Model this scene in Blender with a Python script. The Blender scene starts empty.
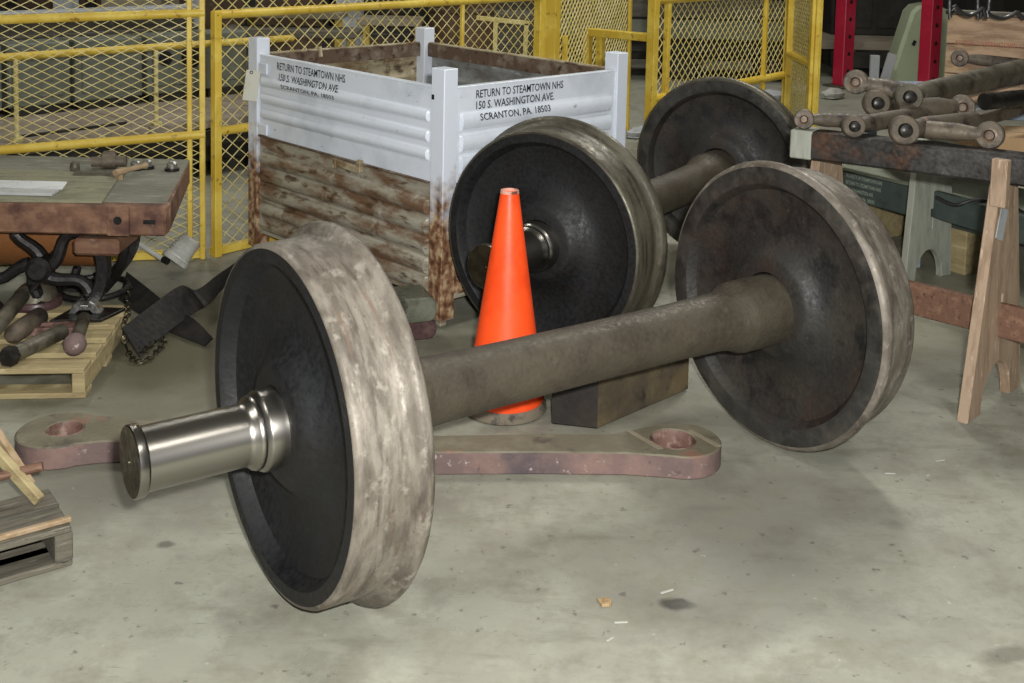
import bpy, bmesh, math, random
from mathutils import Vector, Matrix, Euler
random.seed(7)
PI = math.pi
scn = bpy.context.scene
COL = scn.collection

# ------------------------------------------------------------------ camera
CAM_H, CAM_P, CAM_R, CAM_F = 1.5127, .0965, .0237, 1168.6
PPX, PPY = 524.65, 33.8
_F = Vector((0, math.cos(CAM_P), -math.sin(CAM_P)))
_R0 = Vector((1, 0, 0)); _U0 = _R0.cross(_F)
_R = _R0*math.cos(CAM_R) + _U0*math.sin(CAM_R)
_U = -_R0*math.sin(CAM_R) + _U0*math.cos(CAM_R)
_O = Vector((0, 0, CAM_H))
cd = bpy.data.cameras.new('camera'); cam = bpy.data.objects.new('camera', cd); COL.objects.link(cam)
cd.sensor_width = 36; cd.lens = CAM_F/1024*36
cd.shift_x = (512-PPX)/1024; cd.shift_y = (PPY-341.5)/1024
m = Matrix((( _R.x, _U.x, -_F.x, 0), (_R.y, _U.y, -_F.y, 0), (_R.z, _U.z, -_F.z, CAM_H), (0, 0, 0, 1)))
cam.matrix_world = m
scn.camera = cam
# ------------------------------------------------------------------ light
scn.view_settings.view_transform = 'Standard'; scn.view_settings.look = 'None'
scn.view_settings.gamma = 1; scn.view_settings.exposure = 0.1
w = bpy.data.worlds.new('world'); scn.world = w; w.use_nodes = True
w.node_tree.nodes['Background'].inputs[0].default_value = (.9, .95, 1, 1)
w.node_tree.nodes['Background'].inputs[1].default_value = .24
def area(loc, target, sx, sy, power, col=(1, .98, .92)):
    l = bpy.data.lights.new('area_light', 'AREA'); l.shape = 'RECTANGLE'; l.size = sx; l.size_y = sy
    l.energy = power; l.color = col
    o = bpy.data.objects.new('area_light', l); COL.objects.link(o)
    o.location = loc; o.rotation_euler = (Vector(target)-Vector(loc)).to_track_quat('-Z', 'Y').to_euler()
    return o
LAMPS = [(-2.6, 1.2), (-2.6, 6.2), (-2.6, 10.5), (1.9, 1.2), (1.9, 6.2), (1.9, 10.5)]
for lx, ly in LAMPS:
    area((lx, ly, 4.32), (lx, ly, 0), .5, 1.6, 120 if (lx, ly) == (1.9, 6.2) else 42)
# the photographer's flash, just right of and above the lens
area((.09, -.02, 1.62), (.1, 3.4, .45), .07, .05, 150, (1, .99, .97))

# ------------------------------------------------------------------ pixel -> world helpers
def ray(x, y): return _F + _R*((x-PPX)/CAM_F) - _U*((y-PPY)/CAM_F)
def at(x, y, z=0.0):
    d = ray(x, y); return _O + d*((z-CAM_H)/d.z)
def atY(x, y, Y):
    d = ray(x, y); return _O + d*(Y/d.y)
def plane_hit(x, y, p0, n):
    d = ray(x, y); return _O + d*((p0-_O).dot(n)/d.dot(n))

# ------------------------------------------------------------------ materials
def lin(h):
    v = [int(h[i:i+2], 16)/255 for i in (0, 2, 4)]
    return tuple(c/12.92 if c <= .04045 else ((c+.055)/1.055)**2.4 for c in v) + (1,)
def N(nt, typ, **kw):
    n = nt.nodes.new(typ)
    for k, v in kw.items(): setattr(n, k, v)
    return n
MATS = {}
def mat(name, base, layers=(), rough=.6, metal=0, bump=0, bscale=60, stretch=(1, 1, 1), fine=.0, coat=0, rvar=.15, emit=None):
    """layers: (colour, noise scale, threshold lo, hi, stretch or None, strength)"""
    if name in MATS: return MATS[name]
    m = bpy.data.materials.new(name); m.use_nodes = True; nt = m.node_tree; L = nt.links
    bs = nt.nodes['Principled BSDF']
    tc = N(nt, 'ShaderNodeTexCoord')
    cur = None; base = lin(base)
    seedv = (hash(name) % 97)*.0
    sd = sum(ord(c) for c in name) % 89
    for i, la in enumerate(layers):
        colr, sc, lo, hi = la[:4]; st = la[4] if len(la) > 4 and la[4] else stretch; amt = la[5] if len(la) > 5 else 1
        mp = N(nt, 'ShaderNodeMapping'); mp.inputs['Scale'].default_value = st; mp.inputs['Location'].default_value = (sd+i*3.7, i*5.1, sd*.5)
        L.new(tc.outputs['Object'], mp.inputs[0])
        no = N(nt, 'ShaderNodeTexNoise'); no.inputs['Scale'].default_value = sc; no.inputs['Detail'].default_value = 6; no.inputs['Roughness'].default_value = .62
        L.new(mp.outputs[0], no.inputs['Vector'])
        mr = N(nt, 'ShaderNodeMapRange'); mr.inputs[1].default_value = lo; mr.inputs[2].default_value = hi; mr.inputs[4].default_value = amt
        L.new(no.outputs[0], mr.inputs[0])
        mx = N(nt, 'ShaderNodeMix', data_type='RGBA'); L.new(mr.outputs[0], mx.inputs[0])
        if cur is None: mx.inputs[6].default_value = base
        else: L.new(cur, mx.inputs[6])
        mx.inputs[7].default_value = lin(colr); cur = mx.outputs[2]
    if cur is None: bs.inputs['Base Color'].default_value = base
    else: L.new(cur, bs.inputs['Base Color'])
    bs.inputs['Metallic'].default_value = metal; bs.inputs['Roughness'].default_value = rough
    bs.inputs['Coat Weight'].default_value = coat
    nb = N(nt, 'ShaderNodeTexNoise'); nb.inputs['Scale'].default_value = bscale; nb.inputs['Detail'].default_value = 5
    mp = N(nt, 'ShaderNodeMapping'); mp.inputs['Scale'].default_value = stretch
    L.new(tc.outputs['Object'], mp.inputs[0]); L.new(mp.outputs[0], nb.inputs['Vector'])
    if rvar:
        mr = N(nt, 'ShaderNodeMapRange'); mr.inputs[1].default_value = .3; mr.inputs[2].default_value = .7
        mr.inputs[3].default_value = max(.03, rough-rvar); mr.inputs[4].default_value = min(1, rough+rvar)
        L.new(nb.outputs[0], mr.inputs[0]); L.new(mr.outputs[0], bs.inputs['Roughness'])
    if bump:
        bp = N(nt, 'ShaderNodeBump'); bp.inputs['Strength'].default_value = bump; bp.inputs['Distance'].default_value = .004
        L.new(nb.outputs[0], bp.inputs['Height']); L.new(bp.outputs[0], bs.inputs['Normal'])
    MATS[name] = m
    return m

def M(k): return MATS[k]
mat('tread_worn', '60594f', [('7d766b', 9, .43, .58, (3, .8, .8)), ('453c35', 11, .52, .68, (4, .7, .7), .8), ('6b523e', 10, .58, .72, (6, .5, .5), .7), ('989286', 26, .56, .70, (1.5, 1, 1), .7), ('3a312b', 55, .62, .7, None, .5)], rough=.6, metal=.25, bump=.35, bscale=45)
mat('tread_green', '4b483b', [('615d4f', 9, .42, .62, (3, .5, .5)), ('352c25', 12, .5, .66, (4, .4, .4)), ('7d7866', 26, .62, .74, (1, .5, .5), .6)], rough=.5, metal=.35, bump=.3, bscale=45)
mat('face_black', '0d0e10', [('151618', 7, .45, .65), ('100e0c', 5, .5, .6), ('3a3c3c', 30, .7, .8, None, .5)], rough=.62, metal=0, bump=.3, bscale=70)
mat('face_rust', '272522', [('34302a', 5, .42, .62), ('38261c', 4, .52, .7, None, .7), ('181716', 8, .5, .62), ('4e4b43', 40, .64, .76, None, .6)], rough=.58, metal=.1, bump=.4, bscale=80)
mat('rim_steel', '3a3936', [('4f4c46', 12, .45, .65), ('272522', 9, .5, .65)], rough=.45, metal=.35, bump=.2)
mat('axle_iron', '453f34', [('514a3d', 6, .4, .65, (.6, 1, 1)), ('382f26', 10, .5, .66, None, .7), ('5f5747', 40, .62, .75, None, .6)], rough=.6, metal=.25, bump=.35, bscale=90)
mat('journal_steel', '9a968f', rough=.28, metal=1, rvar=0)
mat('cap_face', '4a4232', [('2e2a22', 10, .45, .6)], rough=.35, metal=.8)
mat('cone_orange', 'ff5420', [('e04012', 6, .5, .75), ('6b2a14', 38, .72, .78)], rough=.42, rvar=.08, bump=.06)
mat('cone_rubber', '6b6254', [('3a342c', 14, .5, .6)], rough=.8)
mat('cone_tip', 'cf9a86', [('6b3a2c', 30, .5, .6)], rough=.7)
mat('bin_white', 'dae1ea', [('c4ccd6', 4, .5, .7), ('8b8a86', 18, .66, .74, (1, 1, 3), .7), ('5f4a3c', 40, .74, .8, None, .7)], rough=.42, bump=.06, coat=.1)
mat('bin_rust', 'a09b8b', [('6b4e36', 6, .44, .58, (.6, .6, 2.2), .9), ('48321f', 11, .54, .64, (.6, .6, 2.4), .9), ('b5b1a3', 9, .58, .68, (1, 1, .6), .8), ('2c2018', 40, .64, .72, None, .8)], rough=.42, bump=.25, bscale=70, metal=.05)
mat('bin_inner', 'aaa083', [('7a664a', 5, .45, .6, (1, 1, 2)), ('574332', 13, .55, .65), ('c5bda3', 16, .62, .7)], rough=.6, bump=.2)
mat('inner_grey', '8a8d8c', [('6b6a64', 6, .45, .62, (1, 1, 2)), ('5a4638', 12, .58, .68), ('b9bdbf', 9, .62, .7, (.6, .6, 2))], rough=.5, bump=.15)
mat('bin_brown', '5c4a3c', [('7d7264', 12, .5, .65), ('3b2d24', 24, .55, .65)], rough=.6, bump=.2)
mat('stencil_black', '17171a', rough=.6)
mat('yellow_paint', 'c8aa3c', [('d8bf55', 6, .45, .6), ('8a6a20', 22, .6, .7), ('5b4322', 50, .68, .75)], rough=.45, bump=.15, bscale=80)
mat('yellow_wire', 'bfb06a', [('cfc28a', 6, .45, .6), ('8d7c44', 30, .6, .7)], rough=.5)
mat('wood_pine', 'a5976f', [('8b7b58', 4, .4, .65, (1, 8, 8)), ('6a5438', 20, .6, .75, (1, 6, 6)), ('bfae88', 9, .6, .7, (1, 5, 5))], rough=.75, bump=.3, bscale=40, stretch=(1, 6, 6))
mat('wood_grey', '625d50', [('4a463c', 5, .45, .6, (1, 10, 10)), ('7d786a', 14, .58, .68, (1, 8, 8)), ('38342c', 30, .6, .7, (1, 8, 8))], rough=.8, bump=.35, bscale=40, stretch=(1, 8, 8))
mat('wood_edge', 'a08a6e', [('857050', 8, .4, .6, (1, 5, 5)), ('c0a582', 20, .6, .7)], rough=.8)
mat('wood_pink', 'a38d76', [('8b745e', 5, .45, .62, (6, 6, 1)), ('c0a892', 12, .58, .68, (5, 5, 1)), ('5c4738', 30, .68, .76)], rough=.7, bump=.2, stretch=(6, 6, 1))
mat('wood_red', '6a4c3b', [('80604c', 6, .5, .65, (1, 6, 6)), ('4a3226', 14, .55, .7, (1, 5, 5))], rough=.65, bump=.3)
mat('ply_grey', '9ea194', [('888b7e', 5, .45, .65, (6, 6, 1)), ('9a9c90', 14, .6, .7, (5, 5, 1))], rough=.7, bump=.15)
mat('cart_deck', '77776a', [('66665a', 4, .45, .6), ('8c8b7b', 8, .55, .68, (1, 4, 1)), ('4f4b40', 26, .66, .74)], rough=.75, bump=.2)
mat('cart_board', '84826a', [('6d6c58', 6, .45, .62, (1, 5, 1)), ('9b9880', 10, .6, .7)], rough=.75, bump=.15)
mat('cart_red', '70503d', [('86664f', 8, .45, .62, (1, 1, 3)), ('4a2f26', 5, .52, .65), ('a3948a', 30, .66, .74, (1, 1, 2), .8)], rough=.65, bump=.35)
mat('cart_orange', '8f5e36', [('704426', 6, .5, .65), ('a0703f', 12, .6, .7)], rough=.55, metal=.2, bump=.2)
mat('cast_iron', '242221', [('32302e', 10, .5, .65), ('1f1a18', 8, .5, .6)], rough=.5, metal=.4, bump=.25)
mat('rod_red', '675552', [('7d655d', 7, .45, .62), ('514649', 5, .5, .62), ('b5a8a2', 34, .62, .7, None, .8), ('3a3130', 20, .62, .7)], rough=.7, bump=.5, bscale=50)
mat('rod_top', '67614f', [('787260', 6, .45, .6), ('504a3e', 12, .55, .68), ('86604f', 5, .62, .7)], rough=.65, bump=.25)
mat('rod_hole', '6e534a', [('8c7568', 26, .5, .6), ('50362f', 12, .5, .6)], rough=.6, bump=.4)
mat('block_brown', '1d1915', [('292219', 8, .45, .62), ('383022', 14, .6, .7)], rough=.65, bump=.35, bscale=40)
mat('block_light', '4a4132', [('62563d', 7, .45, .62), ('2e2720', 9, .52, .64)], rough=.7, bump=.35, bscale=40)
mat('leather_black', '171411', [('241f1a', 7, .45, .65), ('110f0d', 10, .5, .6)], rough=.75, bump=.3, bscale=50)
mat('chain_steel', '4a4634', [('7d7650', 30, .5, .65), ('2a271e', 20, .5, .6)], rough=.4, metal=.6)
mat('green_grey', '5f6254', [('7a7d6e', 8, .5, .65), ('43453a', 12, .5, .65)], rough=.35, metal=.3)
mat('dark_red', '493535', [('5c4644', 14, .5, .6)], rough=.35)
mat('steel_rod', '555145', [('696454', 7, .45, .62, (.6, 1, 1)), ('3d362d', 12, .5, .65)], rough=.5, metal=.35, bump=.25, bscale=90)
mat('steel_brown', '524a3e', [('665b4c', 8, .45, .62), ('2e2720', 12, .52, .65), ('6e5443', 20, .62, .7)], rough=.6, metal=.15, bump=.3, bscale=90)
mat('bush_brown', '5a4a3c', [('73604e', 26, .5, .6), ('3c3028', 12, .5, .6)], rough=.5, metal=.3)
mat('knob_black', '24221f', [('38342f', 20, .5, .65)], rough=.4, metal=.5)
mat('bright_steel', 'bdbdb8', [('8d8c86', 14, .5, .65)], rough=.28, metal=.9)
mat('aluminium', 'b9bbba', [('a6a8a7', 6, .5, .65, (1, 8, 1))], rough=.4, metal=.2)
mat('beam_black', '33302d', [('4d4b49', 4, .45, .6), ('5d4536', 7, .55, .68), ('161412', 5, .5, .6), ('75777a', 18, .64, .74)], rough=.4, metal=.45, bump=.25)
mat('red_paint', 'a51a35', [('b93048', 4, .45, .7), ('7d1428', 20, .66, .74)], rough=.4)
mat('hole_dark', '0c0a0a', rough=.9)
mat('pale_green', 'a3ad90', [('97a184', 4, .5, .7)], rough=.5)
mat('crate_wood', 'b09478', [('8a7058', 5, .42, .6, (1, 5, 5)), ('b59a72', 7, .55, .68, (1, 3, 3)), ('6a5644', 20, .62, .72, (1, 6, 6))], rough=.8, bump=.25, stretch=(1, 6, 6))
mat('crate_red', 'a05a48', [('a0785f', 30, .45, .6)], rough=.8)
mat('trunk_green', '3c4643', [('48524d', 5, .45, .62), ('2c3431', 10, .55, .65)], rough=.45, bump=.1)
mat('trunk_lid', '6d7262', [('7e8372', 5, .45, .62)], rough=.5)
mat('trunk_letters', '8f9a8c', rough=.7)
mat('cardboard', 'a98b66', [('967855', 6, .5, .65)], rough=.8)
mat('blue_grey', '7b8694', [('8f99a5', 4, .5, .65), ('5d6670', 18, .6, .7)], rough=.45)
mat('rubber_hose', '262524', rough=.45)
mat('white_plastic', 'b5b5ae', [('9a9a92', 9, .5, .65)], rough=.45)
mat('tag_paper', 'bdbcae', [('aeac9c', 8, .5, .65)], rough=.8)
mat('deck_dust', '8d8272', [('7a7062', 3, .45, .6), ('a09583', 8, .55, .68), ('5d554a', 20, .64, .74)], rough=.85, bump=.2)
mat('bed_steel', '57544a', [('45423a', 4, .45, .6, (.5, 4, 4)), ('6b675b', 8, .58, .68)], rough=.6, metal=.2)
mat('machine_grey', '666a5e', [('5a5d52', 3, .45, .62), ('777a6d', 6, .58, .68), ('43443c', 14, .64, .72)], rough=.55)
mat('machine_dark', '24231f', [('34322c', 5, .45, .65)], rough=.6, metal=.2)
mat('machine_brown', '5a4636', [('48382b', 4, .5, .65), ('6f5a46', 8, .6, .7)], rough=.6)
mat('post_white', 'a9adaf', [('969a9b', 4, .5, .7)], rough=.55)
mat('beige', '8f8672', [('7f7662', 4, .45, .65), ('a29a86', 10, .6, .7)], rough=.7)
mat('wall_paint', '4f4d45', [('45433c', 1.5, .45, .65)], rough=.85)
mat('ceiling_paint', '8a8a84', rough=.9)
mat('lamp_white', 'd8d8d4', rough=.5)
mat('chip_tan', 'a58b66', [('8a7150', 60, .5, .6)], rough=.9)
mat('chip_white', 'a5a59a', rough=.9)
# white paint that has rusted away towards the feet (wear fixed to the metal by height)
def mat_post():
    m = bpy.data.materials.new('post_worn'); m.use_nodes = True; nt = m.node_tree; L = nt.links; bs = nt.nodes['Principled BSDF']
    tc = N(nt, 'ShaderNodeTexCoord'); sp = N(nt, 'ShaderNodeSeparateXYZ'); L.new(tc.outputs['Object'], sp.inputs[0])
    no = N(nt, 'ShaderNodeTexNoise'); no.inputs['Scale'].default_value = 14; no.inputs['Detail'].default_value = 6; L.new(tc.outputs['Object'], no.inputs['Vector'])
    ma = N(nt, 'ShaderNodeMath', operation='MULTIPLY_ADD'); L.new(no.outputs[0], ma.inputs[0]); ma.inputs[1].default_value = .55; L.new(sp.outputs[2], ma.inputs[2])
    mr = N(nt, 'ShaderNodeMapRange'); mr.inputs[1].default_value = .66; mr.inputs[2].default_value = .84; mr.inputs[3].default_value = 1; mr.inputs[4].default_value = 0; L.new(ma.outputs[0], mr.inputs[0])
    n2 = N(nt, 'ShaderNodeTexNoise'); n2.inputs['Scale'].default_value = 30; n2.inputs['Detail'].default_value = 5; L.new(tc.outputs['Object'], n2.inputs['Vector'])
    cr = N(nt, 'ShaderNodeValToRGB'); cr.color_ramp.elements[0].position = .38; cr.color_ramp.elements[0].color = lin('573b29'); cr.color_ramp.elements[1].position = .62; cr.color_ramp.elements[1].color = lin('b39d7c')
    e = cr.color_ramp.elements.new(.5); e.color = lin('876349'); L.new(n2.outputs[0], cr.inputs[0])
    mx = N(nt, 'ShaderNodeMix', data_type='RGBA'); L.new(mr.outputs[0], mx.inputs[0]); mx.inputs[6].default_value = lin('d6dde7'); L.new(cr.outputs[0], mx.inputs[7])
    L.new(mx.outputs[2], bs.inputs['Base Color']); bs.inputs['Roughness'].default_value = .45
    bp = N(nt, 'ShaderNodeBump'); bp.inputs['Strength'].default_value = .15; bp.inputs['Distance'].default_value = .004; L.new(n2.outputs[0], bp.inputs['Height']); L.new(bp.outputs[0], bs.inputs['Normal'])
    MATS['post_worn'] = m
mat_post()
# dirty concrete with placed stains, broad darker patches and a painted wheel shadow
def mat_floor():
    m = bpy.data.materials.new('concrete'); m.use_nodes = True; nt = m.node_tree; L = nt.links; bs = nt.nodes['Principled BSDF']
    tc = N(nt, 'ShaderNodeTexCoord')
    def noise(sc, det=7, st=(1, 1, 1), rz=0, ro=.6):
        mp = N(nt, 'ShaderNodeMapping'); mp.inputs['Scale'].default_value = st; mp.inputs['Rotation'].default_value = (0, 0, rz); L.new(tc.outputs['Object'], mp.inputs[0])
        n = N(nt, 'ShaderNodeTexNoise'); n.inputs['Scale'].default_value = sc; n.inputs['Detail'].default_value = det; n.inputs['Roughness'].default_value = ro
        L.new(mp.outputs[0], n.inputs['Vector']); return n.outputs[0]
    def mr(s, a, b, c=0, d=1):
        q = N(nt, 'ShaderNodeMapRange'); q.inputs[1].default_value = a; q.inputs[2].default_value = b; q.inputs[3].default_value = c; q.inputs[4].default_value = d; L.new(s, q.inputs[0]); return q.outputs[0]
    cur = None
    def mix(fac, colr):
        nonlocal cur
        mx = N(nt, 'ShaderNodeMix', data_type='RGBA'); L.new(fac, mx.inputs[0])
        if cur is None: mx.inputs[6].default_value = lin('8e8e80')
        else: L.new(cur, mx.inputs[6])
        mx.inputs[7].default_value = lin(colr); cur = mx.outputs[2]
    mix(mr(noise(1.1), .42, .62), '9b9b8c')
    mix(mr(noise(2.3, ro=.7), .5, .68, 0, .75), '7b776a')
    mix(mr(noise(5.5, ro=.7), .52, .7, 0, .6), 'a6a899')
    mix(mr(noise(3.2, st=(1, 3.5, 1), rz=.5), .56, .7, 0, .6), '726f62')
    def spot(px, py, rad, colr, st, ex=1.0, rz=0, sc=4.0, soft=.45):
        nonlocal cur
        p = at(px, py)
        mp = N(nt, 'ShaderNodeMapping'); mp.vector_type = 'TEXTURE'; mp.inputs['Location'].default_value = (p.x, p.y, 0); mp.inputs['Scale'].default_value = (rad*ex, rad, 1); mp.inputs['Rotation'].default_value = (0, 0, rz)
        L.new(tc.outputs['Object'], mp.inputs[0])
        ln = N(nt, 'ShaderNodeVectorMath', operation='LENGTH'); L.new(mp.outputs[0], ln.inputs[0])
        ad = N(nt, 'ShaderNodeMath', operation='MULTIPLY_ADD'); L.new(noise(sc), ad.inputs[0]); ad.inputs[1].default_value = 1.1; L.new(ln.outputs['Value'], ad.inputs[2])
        mix(mr(ad.outputs[0], 1.55-soft, 1.55, st, 0), colr)
    spot(700, 570, .30, '57524a', .42, 1.25, .5)  # cast shadow of the right front wheel, painted into the floor colour
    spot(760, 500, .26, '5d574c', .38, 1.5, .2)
    spot(676, 604, .03, '1d1b17', .85, 1.5, 0, 20)
    spot(165, 545, .02, '2b2822', .6, 1.4, 0, 20)
    spot(120, 355, .3, '565145', .5, 1.6, 0)
    spot(1005, 655, .035, '4a463c', .5, 2.2, .4, 18)
    spot(860, 560, .4, '85857a', .35, 1.4, 0)
    spot(150, 480, .3, '5c5b51', .45, 1.4, 0)  # darker patch on the floor left of the front wheel
    mix(mr(noise(8, 8, ro=.75), .5, .66, 0, .45), '77745f')
    mix(mr(noise(3.7, 8, ro=.75), .52, .62, 0, .35), '66645a')
    spot(960, 320, .75, '68654f', .6, 1.3, 0)  # broad darker brown-green patches from here on, mostly towards the back
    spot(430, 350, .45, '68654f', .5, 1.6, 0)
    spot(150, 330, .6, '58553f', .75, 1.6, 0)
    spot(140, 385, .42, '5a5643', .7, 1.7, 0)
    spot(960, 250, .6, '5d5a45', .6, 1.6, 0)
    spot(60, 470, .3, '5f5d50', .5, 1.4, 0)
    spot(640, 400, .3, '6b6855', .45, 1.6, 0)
    mix(mr(noise(26, 4), .64, .70, 0, .6), '45423a')
    mix(mr(noise(40, 3), .70, .74, 0, .55), 'b4b4a6')
    mix(mr(noise(14, 5, (1, 9, 1), -.6), .66, .71, 0, .5), '4f4b42')
    L.new(cur, bs.inputs['Base Color'])
    L.new(mr(noise(2, ro=.7), .35, .65, .5, .75), bs.inputs['Roughness'])
    bp = N(nt, 'ShaderNodeBump'); bp.inputs['Strength'].default_value = .15; bp.inputs['Distance'].default_value = .004; L.new(noise(45), bp.inputs['Height']); L.new(bp.outputs[0], bs.inputs['Normal'])
    MATS['concrete'] = m
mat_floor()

# ------------------------------------------------------------------ mesh helpers
def T(loc=(0, 0, 0), rot=(0, 0, 0), sc=(1, 1, 1)):
    return Matrix.LocRotScale(Vector(loc), Euler(rot), Vector(sc))
def obj(name, bm, m, parent=None, ang=35):
    if isinstance(m, str): m = [m]
    bmesh.ops.recalc_face_normals(bm, faces=bm.faces)
    ca = math.radians(ang)
    for f in bm.faces: f.smooth = True
    for e in bm.edges:
        if len(e.link_faces) == 2 and e.calc_face_angle(0) > ca: e.smooth = False
    me = bpy.data.meshes.new(name); bm.to_mesh(me); bm.free()
    for k in m: me.materials.append(M(k))
    o = bpy.data.objects.new(name, me); COL.objects.link(o)
    if parent: o.parent = parent
    return o
def tag(o, label=None, cat=None, group=None, kind=None):
    for k, v in (('label', label), ('category', cat), ('group', group), ('kind', kind)):
        if v: o[k] = v
    return o
def thing(name, label, cat, loc=(0, 0, 0), rz=0, group=None):
    o = bpy.data.objects.new(name, None); COL.objects.link(o); o.empty_display_size = .1
    o.location = loc; o.rotation_euler = (0, 0, rz); return tag(o, label, cat, group)
def kids(o): return [c for c in bpy.data.objects if c.parent == o]
def copy_tree(o, parent=None):
    c = o.copy(); COL.objects.link(c)
    if parent: c.parent = parent
    for ch in kids(o): copy_tree(ch, c)
    return c
def BM(): return bmesh.new()
def box(bm, size, mtx=None, bev=0, mi=0):
    mtx = mtx or Matrix()
    r = bmesh.ops.create_cube(bm, size=1, matrix=mtx @ Matrix.Diagonal((*size, 1)))
    fs = {f for v in r['verts'] for f in v.link_faces}
    for f in fs: f.material_index = mi
    if bev:
        es = list({e for f in fs for e in f.edges})
        bmesh.ops.bevel(bm, geom=es, offset=bev, segments=1, affect='EDGES', clamp_overlap=True)
    return bm
def frame_from(p0, p1, up=Vector((0, 0, 1))):
    x = (p1-p0).normalized()
    if abs(x.dot(up)) > .98: up = Vector((0, 1, 0))
    y = up.cross(x).normalized(); z = x.cross(y)
    return Matrix(((x.x, y.x, z.x, p0.x), (x.y, y.y, z.y, p0.y), (x.z, y.z, z.z, p0.z), (0, 0, 0, 1)))
def bar(bm, p0, p1, wd, ht, bev=0, mi=0, up=Vector((0, 0, 1))):
    p0, p1 = Vector(p0), Vector(p1); L = (p1-p0).length
    return box(bm, (L, wd, ht), frame_from(p0, p1, up) @ T((L/2, 0, 0)), bev, mi)
def lathe(bm, prof, mtx=None, n=48, mi=None, closed=False):
    """prof: (s, r[, mat]) around local +X"""
    mtx = mtx or Matrix(); rings = []
    for p in prof:
        s, r = p[0], p[1]
        if r < 1e-6: rings.append([bm.verts.new(mtx @ Vector((s, 0, 0)))])
        else: rings.append([bm.verts.new(mtx @ Vector((s, r*math.cos(2*PI*i/n), r*math.sin(2*PI*i/n)))) for i in range(n)])
    seq = list(range(len(rings)-1)); pairs = [(i, i+1) for i in seq]
    if closed: pairs.append((len(rings)-1, 0))
    for a, b in pairs:
        A, B = rings[a], rings[b]; k = prof[a][2] if len(prof[a]) > 2 else (mi or 0)
        for i in range(n):
            j = (i+1) % n
            if len(A) == 1 and len(B) == 1: continue
            if len(A) == 1: f = bm.faces.new((A[0], B[i], B[j]))
            elif len(B) == 1: f = bm.faces.new((A[i], B[0], A[j]))
            else: f = bm.faces.new((A[i], B[i], B[j], A[j]))
            f.material_index = k
    return bm
def rod(bm, p0, p1, r0, r1=None, n=16, mi=0):
    p0, p1 = Vector(p0), Vector(p1); r1 = r0 if r1 is None else r1; L = (p1-p0).length
    return lathe(bm, [(0, 0), (0, r0), (L, r1), (L, 0)], frame_from(p0, p1), n, mi)
def tube(bm, pts, r, n=8, mi=0):
    pts = [Vector(p) for p in pts]; rings = []
    for i, p in enumerate(pts):
        d = (pts[min(i+1, len(pts)-1)]-pts[max(i-1, 0)]).normalized(); up = Vector((0, 0, 1))
        if abs(d.dot(up)) > .97: up = Vector((0, 1, 0))
        y = up.cross(d).normalized(); z = d.cross(y)
        rr = r[i] if isinstance(r, (list, tuple)) else r
        rings.append([bm.verts.new(p + (y*math.cos(2*PI*k/n) + z*math.sin(2*PI*k/n))*rr) for k in range(n)])
    for a, b in zip(rings, rings[1:]):
        for k in range(n):
            f = bm.faces.new((a[k], a[(k+1) % n], b[(k+1) % n], b[k])); f.material_index = mi
    for rg in (rings[0], rings[-1]): bm.faces.new(rg)
    return bm
def smooth_pts(pts, k=6):
    pts = [Vector(p) for p in pts]; out = []
    for i in range(len(pts)-1):
        p0 = pts[max(i-1, 0)]; p1 = pts[i]; p2 = pts[i+1]; p3 = pts[min(i+2, len(pts)-1)]
        for j in range(k):
            t = j/k; out.append(.5*((2*p1)+(p2-p0)*t+(2*p0-5*p1+4*p2-p3)*t*t+(3*p1-p0-3*p2+p3)*t**3))
    out.append(pts[-1]); return out
def torus(bm, R, r, mtx, n=24, k=8, sx=1.0, mi=0):
    rg = []
    for i in range(n):
        a = 2*PI*i/n
        rg.append([bm.verts.new(mtx @ Vector((sx*(R+r*math.cos(2*PI*j/k))*math.cos(a), (R+r*math.cos(2*PI*j/k))*math.sin(a), r*math.sin(2*PI*j/k)))) for j in range(k)])
    for i in range(n):
        for j in range(k):
            f = bm.faces.new((rg[i][j], rg[(i+1) % n][j], rg[(i+1) % n][(j+1) % k], rg[i][(j+1) % k])); f.material_index = mi
    return bm
def cprism(polys, depth, bevel=0, mtx=None):
    """extruded 2D outline(s) with holes -> bmesh ; thickness along +Z"""
    cu = bpy.data.curves.new('c', 'CURVE'); cu.dimensions = '2D'; cu.fill_mode = 'BOTH'
    for pl in polys:
        s = cu.splines.new('POLY'); s.points.add(len(pl)-1)
        for i, p in enumerate(pl): s.points[i].co = (p[0], p[1], 0, 1)
        s.use_cyclic_u = True
    cu.extrude = depth/2-bevel; cu.bevel_depth = bevel; cu.bevel_resolution = 0; cu.offset = -bevel
    o = bpy.data.objects.new('c', cu); COL.objects.link(o)
    bpy.context.view_layer.update()
    me = bpy.data.meshes.new_from_object(o.evaluated_get(bpy.context.evaluated_depsgraph_get()))
    bpy.data.objects.remove(o); bpy.data.curves.remove(cu)
    bm = BM(); bm.from_mesh(me); bpy.data.meshes.remove(me)
    bmesh.ops.remove_doubles(bm, verts=bm.verts, dist=1e-5)
    bm.transform((mtx or Matrix()) @ T((0, 0, depth/2)))
    for f in bm.faces: f.material_index = 0
    return bm
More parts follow.
